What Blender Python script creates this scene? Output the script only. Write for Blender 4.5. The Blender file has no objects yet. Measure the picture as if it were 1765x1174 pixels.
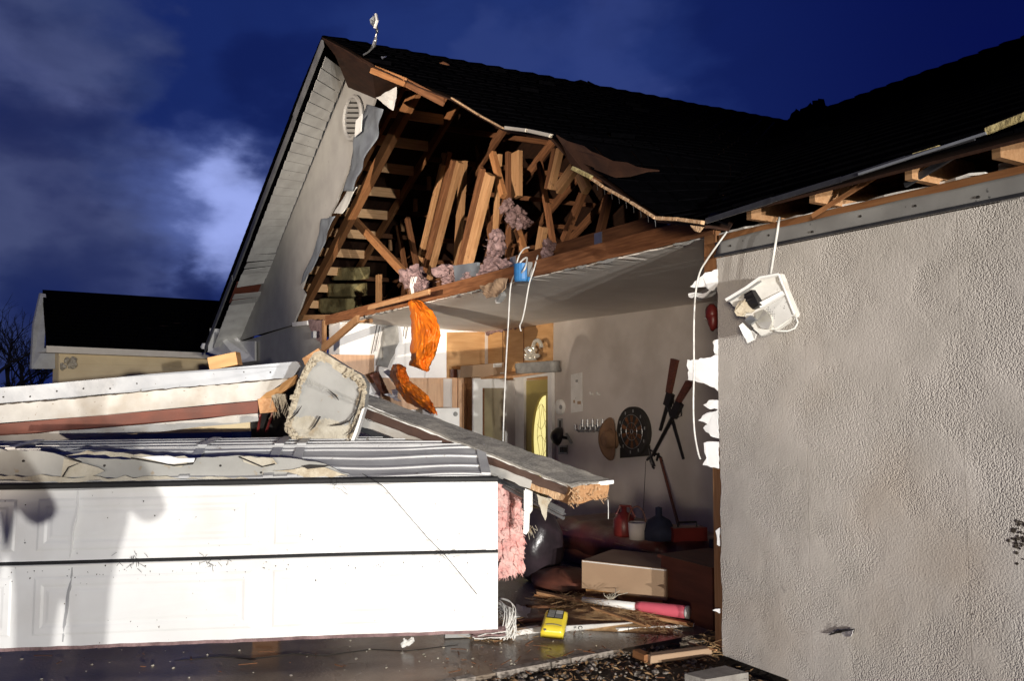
import bpy, math, random
from mathutils import Vector, Matrix, noise
V = Vector
SC = bpy.context.scene
COL = SC.collection
# ------------------------------------------------------------------ camera
FPX, CXP, CYP, HZ = 1443.0, 882.5, 587.0, 680.0      # focal length etc. in photo pixels
PITCH = math.atan((HZ - CYP) / FPX)
CAM = V((0, 0, 1.75))
cam_d = bpy.data.cameras.new('camera')
cam_d.sensor_width = 36; cam_d.lens = FPX / 1765 * 36
cam_d.clip_start = 0.05; cam_d.clip_end = 2000
cam = bpy.data.objects.new('camera', cam_d); COL.objects.link(cam)
cam.location = CAM; cam.rotation_euler = (math.pi / 2 + PITCH, 0, math.radians(60))
SC.camera = cam
# ------------------------------------------------------------------ light of the place
SC.view_settings.view_transform = 'Standard'; SC.view_settings.look = 'None'
SC.view_settings.exposure = 0; SC.view_settings.gamma = 1; SC.view_settings.use_curve_mapping = False
SC.cycles.use_denoising = True
SC.cycles.max_bounces = 8; SC.cycles.diffuse_bounces = 5
SC.cycles.sample_clamp_indirect = 4
HF = V((-math.cos(math.radians(30)), math.sin(math.radians(30)), 0)); RT = V((0.5, math.cos(math.radians(30)), 0))
FW = HF * math.cos(PITCH) + V((0, 0, math.sin(PITCH))); UPV = V((0, 0, math.cos(PITCH))) - HF * math.sin(PITCH)
def ray(px, py): return FW + RT * ((px - CXP) / FPX) + UPV * ((CYP - py) / FPX)
def aY(px, py, y): d = ray(px, py); return CAM + d * (y / d.y)
def aX(px, py, x): d = ray(px, py); return CAM + d * (x / d.x)
def aZ(px, py, z): d = ray(px, py); return CAM + d * ((z - CAM.z) / d.z)
def aF(px, py, D): d = ray(px, py); return CAM + d * (D / d.dot(HF))

world = bpy.data.worlds.new('World'); SC.world = world; world.use_nodes = True
nt = world.node_tree; nt.nodes.clear()
def nn(t, **k):
    n = nt.nodes.new(t)
    for a, b in k.items(): setattr(n, a, b)
    return n
def mth(op, a, b=None, clamp=False):
    n = nn('ShaderNodeMath', operation=op); n.use_clamp = clamp
    for i, x in enumerate((a, b)):
        if x is None: continue
        if isinstance(x, (int, float)): n.inputs[i].default_value = x
        else: nt.links.new(x, n.inputs[i])
    return n.outputs[0]
def mixc(f, a, b, mode='MIX'):
    n = nn('ShaderNodeMix', data_type='RGBA', blend_type=mode)
    for i, x in ((0, f), (6, a), (7, b)):
        if isinstance(x, (int, float)): n.inputs[i].default_value = x
        elif isinstance(x, tuple): n.inputs[i].default_value = (*x, 1)
        else: nt.links.new(x, n.inputs[i])
    return n.outputs[2]
def maprange(x, a, b, c=0.0, d=1.0, smooth=True):
    n = nn('ShaderNodeMapRange'); n.interpolation_type = 'SMOOTHSTEP' if smooth else 'LINEAR'
    nt.links.new(x, n.inputs[0])
    for i, q in enumerate((a, b, c, d)): n.inputs[i + 1].default_value = q
    return n.outputs[0]
tc = nn('ShaderNodeTexCoord').outputs['Generated']
def dotdir(v):
    n = nn('ShaderNodeVectorMath', operation='DOT_PRODUCT'); nt.links.new(tc, n.inputs[0]); n.inputs[1].default_value = v
    return n.outputs['Value']
def wnoise(scale, off, detail=5, stretch=(1, 1, 2.4), rough=0.55, dist=0.0):
    m = nn('ShaderNodeMapping'); nt.links.new(tc, m.inputs[0]); m.inputs['Scale'].default_value = stretch; m.inputs['Location'].default_value = off
    n = nn('ShaderNodeTexNoise'); nt.links.new(m.outputs[0], n.inputs[0])
    n.inputs['Scale'].default_value = scale; n.inputs['Detail'].default_value = detail; n.inputs['Roughness'].default_value = rough; n.inputs['Distortion'].default_value = dist
    return n.outputs['Fac']
zc = nn('ShaderNodeSeparateXYZ'); nt.links.new(tc, zc.inputs[0]); zc = zc.outputs['Z']
# cloud banks: soft patches round fixed directions, their outlines torn by noise
def warped(scale, amt, off):
    m = nn('ShaderNodeMapping'); nt.links.new(tc, m.inputs[0]); m.inputs['Scale'].default_value = (1, 1, 1.9); m.inputs['Location'].default_value = off
    n = nn('ShaderNodeTexNoise'); nt.links.new(m.outputs[0], n.inputs[0]); n.inputs['Scale'].default_value = scale; n.inputs['Detail'].default_value = 9; n.inputs['Roughness'].default_value = .5
    a = nn('ShaderNodeVectorMath', operation='SUBTRACT'); nt.links.new(n.outputs['Color'], a.inputs[0]); a.inputs[1].default_value = (.5, .5, .5)
    b = nn('ShaderNodeVectorMath', operation='SCALE'); nt.links.new(a.outputs[0], b.inputs[0]); b.inputs['Scale'].default_value = amt
    c = nn('ShaderNodeVectorMath', operation='ADD'); nt.links.new(tc, c.inputs[0]); nt.links.new(b.outputs[0], c.inputs[1])
    d = nn('ShaderNodeVectorMath', operation='NORMALIZE'); nt.links.new(c.outputs[0], d.inputs[0]); return d.outputs[0]
wv = warped(5.5, .40, (.7, .2, .4)); wf = warped(9.0, .20, (2.1, 1.3, .9))
def bank(px, py, r, src, pw=1.0):
    d = ray(px, py).normalized(); n = nn('ShaderNodeVectorMath', operation='DOT_PRODUCT'); nt.links.new(src, n.inputs[0]); n.inputs[1].default_value = d
    return mth('POWER', maprange(n.outputs['Value'], math.cos(r/FPX), 1.0), pw)
dg = dotdir(ray(300, 330).normalized())
base = mixc(maprange(dg, 0.62, 0.99), (0.0014, 0.0044, 0.068), (0.0080, 0.0205, 0.125))
# the last of the dusk low in the sky comes from a Nishita sky with the sun under the horizon
sky = nn('ShaderNodeTexSky', sky_type='NISHITA'); sky.sun_disc = False; sky.sun_elevation = math.radians(-4); sky.sun_rotation = math.radians(300)
base = mixc(0.02, base, sky.outputs[0], 'ADD')
n2 = wnoise(6.5, (1.3, 0.7, 2.1), 6, stretch=(1, 1, 2.0), dist=0.3)
col = base
for (px, py, r, src, pw, c, k) in (
        (70, 110, 190, wv, 1.2, (.040, .062, .175), .65), (100, 125, 130, wf, 1.6, (.105, .125, .28), .75), (150, 75, 110, wf, 1, (.045, .062, .16), .5),
        (60, 400, 260, wv, 1.2, (.040, .060, .170), .7), (50, 340, 150, wf, 1.4, (.10, .115, .25), .7), (230, 400, 170, wf, 1, (.070, .088, .20), .6),
        (1010, 110, 130, wf, 1.1, (.060, .085, .27), .6), (870, 70, 80, wf, 1.1, (.055, .078, .23), .5), (940, 90, 330, wv, 1.0, (.020, .042, .185), .65),
        (-500, 250, 500, wv, .9, (.04, .055, .14), .7), (-900, -300, 500, wv, .9, (.04, .055, .14), .6), (2600, 200, 500, wv, 1, (.015, .025, .09), .6),
        (385, 372, 200, wf, 2.4, (.10, .145, .40), .8), (412, 364, 125, wf, 2.4, (.34, .42, .86), .95),
        (480, 130, 120, wf, 1.2, (.0035, .0085, .072), .6), (40, 215, 170, wv, 1.1, (.004, .010, .075), .7), (330, 505, 70, wf, .7, (.004, .010, .070), .8), (120, 540, 170, wv, .9, (.006, .013, .080), .7)):
    f = mth('MULTIPLY', bank(px, py, r, src, pw), k, True)
    col = mixc(f, col, c)
col = mixc(mth('MULTIPLY', maprange(n2, .45, .75), .25), col, (.004, .009, .06))
bg = nn('ShaderNodeBackground'); nt.links.new(col, bg.inputs[0]); bg.inputs[1].default_value = 1.0
out = nn('ShaderNodeOutputWorld'); nt.links.new(bg.outputs[0], out.inputs[0])

def headlight_or_fill(loc, aim, power, size=46, soft=0.06):
    l = bpy.data.lights.new('headlight_or_fill_lamp', 'SPOT'); l.energy = power; l.spot_size = math.radians(size); l.spot_blend = 1.0
    l.shadow_soft_size = soft; l.color = (1.0, 0.965, 0.91) if loc[1] > -5 else (1.0, .86, .70)
    o = bpy.data.objects.new('headlight_or_fill_lamp', l); COL.objects.link(o); o.location = loc
    o.rotation_euler = (V(aim) - V(loc)).to_track_quat('-Z', 'Y').to_euler()
# the two lamps of the vehicle parked on the drive behind the photographer give the key light
headlight_or_fill((16, -0.9, 1.4), (-8.5, 1.7, 0.5), 12800, 42)
headlight_or_fill((16, -2.4, 1.4), (-8.5, 1.7, 0.5), 12800, 42)
# added fill spot, no known lamp, brightening the torn gable and attic
headlight_or_fill((3, -12, 0.6), (-12.0, 5.5, 4.9), 34000, 20)
# second added fill spot, weaker and softer, to lift the open room
headlight_or_fill((9, -8.5, 1.7), (-8.3, 6.4, 2.3), 8600, 20, 1.2)

# ------------------------------------------------------------------ helpers
class MB:
    def __init__(s): s.v = []; s.f = []
    def add(s, vs, fs):
        b = len(s.v); s.v += [V(x) for x in vs]; s.f += [tuple(b + i for i in f) for f in fs]; return s
    def box(s, lo, hi):
        x0, y0, z0 = lo; x1, y1, z1 = hi
        return s.hexa([(x0,y0,z0),(x1,y0,z0),(x1,y1,z0),(x0,y1,z0),(x0,y0,z1),(x1,y0,z1),(x1,y1,z1),(x0,y1,z1)])
    def hexa(s, p): return s.add(p, [(0,3,2,1),(4,5,6,7),(0,1,5,4),(1,2,6,5),(2,3,7,6),(3,0,4,7)])
    def bar(s, p, q, w, h, up=(0,0,1)):
        p, q = V(p), V(q); a = (q-p).normalized(); up = V(up)
        if abs(a.dot(up)) > 0.98: up = V((1,0,0))
        x = a.cross(up).normalized(); u = x.cross(a).normalized()
        c = [p - x*w/2 - u*h/2, p + x*w/2 - u*h/2, p + x*w/2 + u*h/2, p - x*w/2 + u*h/2]
        return s.hexa([c[0], c[1], c[1]+(q-p), c[0]+(q-p), c[3], c[2], c[2]+(q-p), c[3]+(q-p)])
    def tube(s, pts, r, n=6, cap=True):
        pts = [V(p) for p in pts]; rs = r if isinstance(r, (list, tuple)) else [r]*len(pts); vs = []; fs = []
        prev = None
        for i, p in enumerate(pts):
            t = (pts[min(i+1, len(pts)-1)] - pts[max(i-1, 0)]).normalized()
            ref = prev if prev is not None else (V((0,0,1)) if abs(t.z) < .9 else V((1,0,0)))
            x = ref - t*ref.dot(t)
            x = x.normalized() if x.length > 1e-6 else t.orthogonal().normalized()
            prev = x; y = t.cross(x)
            for k in range(n):
                a = 2*math.pi*k/n; vs.append(p + (x*math.cos(a) + y*math.sin(a))*rs[i])
        for i in range(len(pts)-1):
            for k in range(n):
                k2 = (k+1) % n; fs.append((i*n+k, i*n+k2, (i+1)*n+k2, (i+1)*n+k))
        if cap: fs.append(tuple(range(n-1, -1, -1))); fs.append(tuple((len(pts)-1)*n + k for k in range(n)))
        return s.add(vs, fs)
    def slab(s, poly, t):
        poly = [V(p) for p in poly]; t = V(t); n = len(poly)
        return s.add(poly + [p + t for p in poly], [tuple(range(n)), tuple(range(2*n-1, n-1, -1))] + [(i, i+n, (i+1) % n + n, (i+1) % n) for i in range(n)])
    def grid(s, fn, nx, ny):
        vs = [fn(i/nx, j/ny) for j in range(ny+1) for i in range(nx+1)]
        return s.add(vs, [(j*(nx+1)+i, j*(nx+1)+i+1, (j+1)*(nx+1)+i+1, (j+1)*(nx+1)+i) for j in range(ny) for i in range(nx)])
    def thick(s, fn, nx, ny, t):
        """a sheet with real thickness: fn(u,v) front, shifted by t for the back, closed round the rim"""
        t = V(t); W = nx+1
        vs = [V(fn(i/nx, j/ny)) for j in range(ny+1) for i in range(nx+1)]; N = len(vs); vs += [p + t for p in vs]
        q = [(j*W+i, j*W+i+1, (j+1)*W+i+1, (j+1)*W+i) for j in range(ny) for i in range(nx)]
        fs = q + [tuple(N+k for k in reversed(f)) for f in q]
        rim = [i for i in range(nx)] + [j*W+nx for j in range(ny)] + [ny*W+i for i in range(nx, 0, -1)] + [j*W for j in range(ny, 0, -1)]
        for a, b in zip(rim, rim[1:]+rim[:1]): fs.append((b, a, a+N, b+N))
        return s.add(vs, fs)
    def ball(s, c, r, nu=10, nv=7, jit=0.0, seed=0):
        c = V(c); r = V(r) if not isinstance(r, (int, float)) else V((r, r, r)); R = random.Random(seed); vs = []; fs = []
        for j in range(nv+1):
            for i in range(nu):
                a = 2*math.pi*i/nu; b = math.pi*j/nv; k = 1 + R.uniform(-jit, jit)
                vs.append(c + V((r.x*math.sin(b)*math.cos(a)*k, r.y*math.sin(b)*math.sin(a)*k, r.z*math.cos(b)*k)))
        for j in range(nv):
            for i in range(nu): fs.append((j*nu+i, (j+1)*nu+i, (j+1)*nu+(i+1) % nu, j*nu+(i+1) % nu))
        return s.add(vs, fs)
    def lathe(s, o, axis, prof, n=20):
        o = V(o); ax = V(axis).normalized(); x = ax.orthogonal().normalized(); y = ax.cross(x); vs = []; fs = []
        for r, h in prof:
            for k in range(n):
                a = 2*math.pi*k/n; vs.append(o + ax*h + (x*math.cos(a) + y*math.sin(a))*r)
        for i in range(len(prof)-1):
            for k in range(n): fs.append((i*n+k, i*n+(k+1) % n, (i+1)*n+(k+1) % n, (i+1)*n+k))
        return s.add(vs, fs)
    def build(s, name, m, parent=None, label=None, smooth=False, fix=True):
        me = bpy.data.meshes.new(name); me.from_pydata([tuple(p) for p in s.v], [], s.f)
        import bmesh
        b = bmesh.new(); b.from_mesh(me)
        if fix: bmesh.ops.recalc_face_normals(b, faces=b.faces)
        b.to_mesh(me); b.free()
        if smooth:
            for p in me.polygons: p.use_smooth = True
        o = bpy.data.objects.new(name, me); COL.objects.link(o)
        if m: me.materials.append(m)
        attach(o, parent)
        if label: o['label'] = label
        return o
def attach(o, parent):
    if parent is None: return
    o.parent = parent; o.matrix_parent_inverse = parent.matrix_basis.inverted()    # every basis here is a world matrix
def thing(name, label, cat, loc=(0,0,0), group=None):
    o = bpy.data.objects.new(name, None); COL.objects.link(o); o.empty_display_size = .1
    o.location = loc; o['label'] = label; o['category'] = cat
    if group: o['group'] = group
    return o
def node(name, parent, loc):
    o = bpy.data.objects.new(name, None); COL.objects.link(o); o.location = loc; o.empty_display_size = .1
    attach(o, parent); return o
def tag(o, label, cat, group=None):
    o['label'] = label; o['category'] = cat
    if group: o['group'] = group
    return o
def structure(o): o['kind'] = 'structure'; return o
def stuff(o): o['kind'] = 'stuff'; return o
def board(name, p, q, w, h, m, parent=None, up=(0,0,1), label=None, ragged=0.0, seed=0):
    """a sawn board from p to q (w across, h along up), chamfered, grain along its own x axis"""
    p, q = V(p), V(q); L = (q-p).length; a = (q-p)/L; up = V(up)
    if abs(a.dot(up)) > 0.98: up = V((1,0,0))
    y = up.cross(a).normalized(); z = a.cross(y).normalized()
    c = min(.004, w*.12, h*.12); R = random.Random(seed)
    sec = [(-w/2+c,-h/2),(w/2-c,-h/2),(w/2,-h/2+c),(w/2,h/2-c),(w/2-c,h/2),(-w/2+c,h/2),(-w/2,h/2-c),(-w/2,-h/2+c)]
    vs = [V((-L/2 + (R.uniform(0, ragged)), s, t)) for s, t in sec] + [V((L/2 - R.uniform(0, ragged), s, t)) for s, t in sec]
    fs = [tuple(range(7,-1,-1)), tuple(range(8,16))] + [(i,(i+1) % 8,(i+1) % 8+8,i+8) for i in range(8)]
    me = bpy.data.meshes.new(name); me.from_pydata([tuple(k) for k in vs], [], fs); me.materials.append(m)
    o = bpy.data.objects.new(name, me); COL.objects.link(o)
    M3 = Matrix((a, y, z)).transposed().to_4x4(); M3.translation = (p+q)/2
    o.matrix_basis = M3; attach(o, parent)
    if label: o['label'] = label
    return o
def nz(p, s=1.0, o=0.0): return noise.noise(V((p[0]*s+o, p[1]*s+o*1.7, p[2]*s-o)))
def bil(a, b, c, d):
    a, b, c, d = V(a), V(b), V(c), V(d)
    return lambda u, v: (a*(1-u) + b*u)*(1-v) + (d*(1-u) + c*u)*v
def crumple(a, b, c, d, amp, s, o=0.0):
    """bilinear sheet a-b-c-d with folds of depth amp along its normal"""
    f = bil(a, b, c, d); n = (V(b)-V(a)).cross(V(d)-V(a)).normalized()
    return lambda u, v: f(u, v) + n*amp*(nz(f(u, v), s, o) + .5*nz(f(u, v), s*2.3, o+3))
def jag(poly, step, amp, seed=0, which=None):
    """subdivide the edges of a 3-D polygon and jitter the new points in its plane: torn edges"""
    R = random.Random(seed); poly = [V(p) for p in poly]; n = len(poly)
    nor = (poly[1]-poly[0]).cross(poly[-1]-poly[0]).normalized(); o = []
    for i in range(n):
        a, b = poly[i], poly[(i+1) % n]; o.append(a)
        if which is not None and i not in which: continue
        k = max(1, int((b-a).length/step)); sd = (b-a).normalized().cross(nor)
        for j in range(1, k): o.append(a.lerp(b, (j + R.uniform(-.3,.3))/k) + sd*R.uniform(-amp, amp))
    return o
def interp(xs, ys, x):
    if x <= xs[0]: return ys[0]
    for i in range(len(xs)-1):
        if x <= xs[i+1]:
            t = (x-xs[i])/(xs[i+1]-xs[i]); return ys[i]*(1-t) + ys[i+1]*t
    return ys[-1]

# ------------------------------------------------------------------ materials
def pmat(name, c1, c2=None, scale=8, rough=.7, bump=0.0, bscale=40, stretch=(1,1,1), metal=0.0, spec=.4, lo=.35, hi=.65,
         spot=None, spot_scale=30, spot_lo=.62, spot_hi=.68, stain=None, stain_scale=1.2, emit=None, rvar=0.0, voro=0.0, sheen=0.0, trans=0.0, coat=0.0, detail=5, orand=0.0):
    m = bpy.data.materials.new(name); m.use_nodes = True; t = m.node_tree; N = t.nodes; L = t.links
    b = N['Principled BSDF']; c2 = c2 or tuple(x*.75 for x in c1)
    co = N.new('ShaderNodeTexCoord'); mp = N.new('ShaderNodeMapping'); mp.inputs['Scale'].default_value = stretch
    L.new(co.outputs['Object'], mp.inputs[0])
    def no(s, d=detail, src=None):
        n = N.new('ShaderNodeTexNoise'); n.inputs['Scale'].default_value = s; n.inputs['Detail'].default_value = d
        L.new(src or mp.outputs[0], n.inputs[0]); return n.outputs['Fac']
    def mr(x, a, c, d=0.0, e=1.0):
        n = N.new('ShaderNodeMapRange'); L.new(x, n.inputs[0])
        for i, q in enumerate((a, c, d, e)): n.inputs[i+1].default_value = q
        return n.outputs[0]
    def mx(f, a, c):
        n = N.new('ShaderNodeMix'); n.data_type = 'RGBA'
        L.new(f, n.inputs[0])
        for i, q in ((6, a), (7, c)):
            if isinstance(q, tuple): n.inputs[i].default_value = (*q, 1)
            else: L.new(q, n.inputs[i])
        return n.outputs[2]
    f = no(scale); col = mx(mr(f, lo, hi), c1, c2)
    if orand:
        oi = N.new('ShaderNodeObjectInfo'); col = mx(mr(oi.outputs['Random'], 0, 1, 0, orand), col, tuple(x*.35 for x in c2))
    if stain: col = mx(mr(no(stain_scale, 6, co.outputs['Object']), .48, .72, 0, .85), col, stain)
    if spot: col = mx(mr(no(spot_scale, 4, co.outputs['Object']), spot_lo, spot_hi), col, spot)
    L.new(col, b.inputs['Base Color'])
    b.inputs['Roughness'].default_value = rough; b.inputs['Metallic'].default_value = metal; b.inputs['Specular IOR Level'].default_value = spec
    if rvar: L.new(mr(no(scale*.6), .3, .7, max(.03, rough-rvar), min(1, rough+rvar)), b.inputs['Roughness'])
    if coat: b.inputs['Coat Weight'].default_value = coat; b.inputs['Coat Roughness'].default_value = .2
    if trans: b.inputs['Transmission Weight'].default_value = trans
    if sheen: b.inputs['Sheen Weight'].default_value = sheen
    if bump:
        h = no(bscale)
        if voro:
            vo = N.new('ShaderNodeTexVoronoi'); vo.feature = 'SMOOTH_F1'; vo.inputs['Scale'].default_value = voro; L.new(co.outputs['Object'], vo.inputs[0])
            mk = mr(no(2.6, 3, co.outputs['Object']), .42, .56)
            mu = N.new('ShaderNodeMath'); mu.operation = 'MULTIPLY'; L.new(vo.outputs[0], mu.inputs[0]); L.new(mk, mu.inputs[1])
            ad = N.new('ShaderNodeMath'); ad.operation = 'MULTIPLY_ADD'; L.new(mu.outputs[0], ad.inputs[0]); ad.inputs[1].default_value = -.66; 
            sc = N.new('ShaderNodeMath'); sc.operation = 'MULTIPLY'; L.new(h, sc.inputs[0]); sc.inputs[1].default_value = .35
            L.new(sc.outputs[0], ad.inputs[2]); h = ad.outputs[0]
        bp = N.new('ShaderNodeBump'); bp.inputs['Strength'].default_value = bump; bp.inputs['Distance'].default_value = .02
        L.new(h, bp.inputs['Height']); L.new(bp.outputs[0], b.inputs['Normal'])
    if emit:
        b.inputs['Emission Color'].default_value = (*emit[0], 1); b.inputs['Emission Strength'].default_value = emit[1]
    return m
GR = (1.2, 14, 14)
GR = (1.2, 14, 14)
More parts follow.
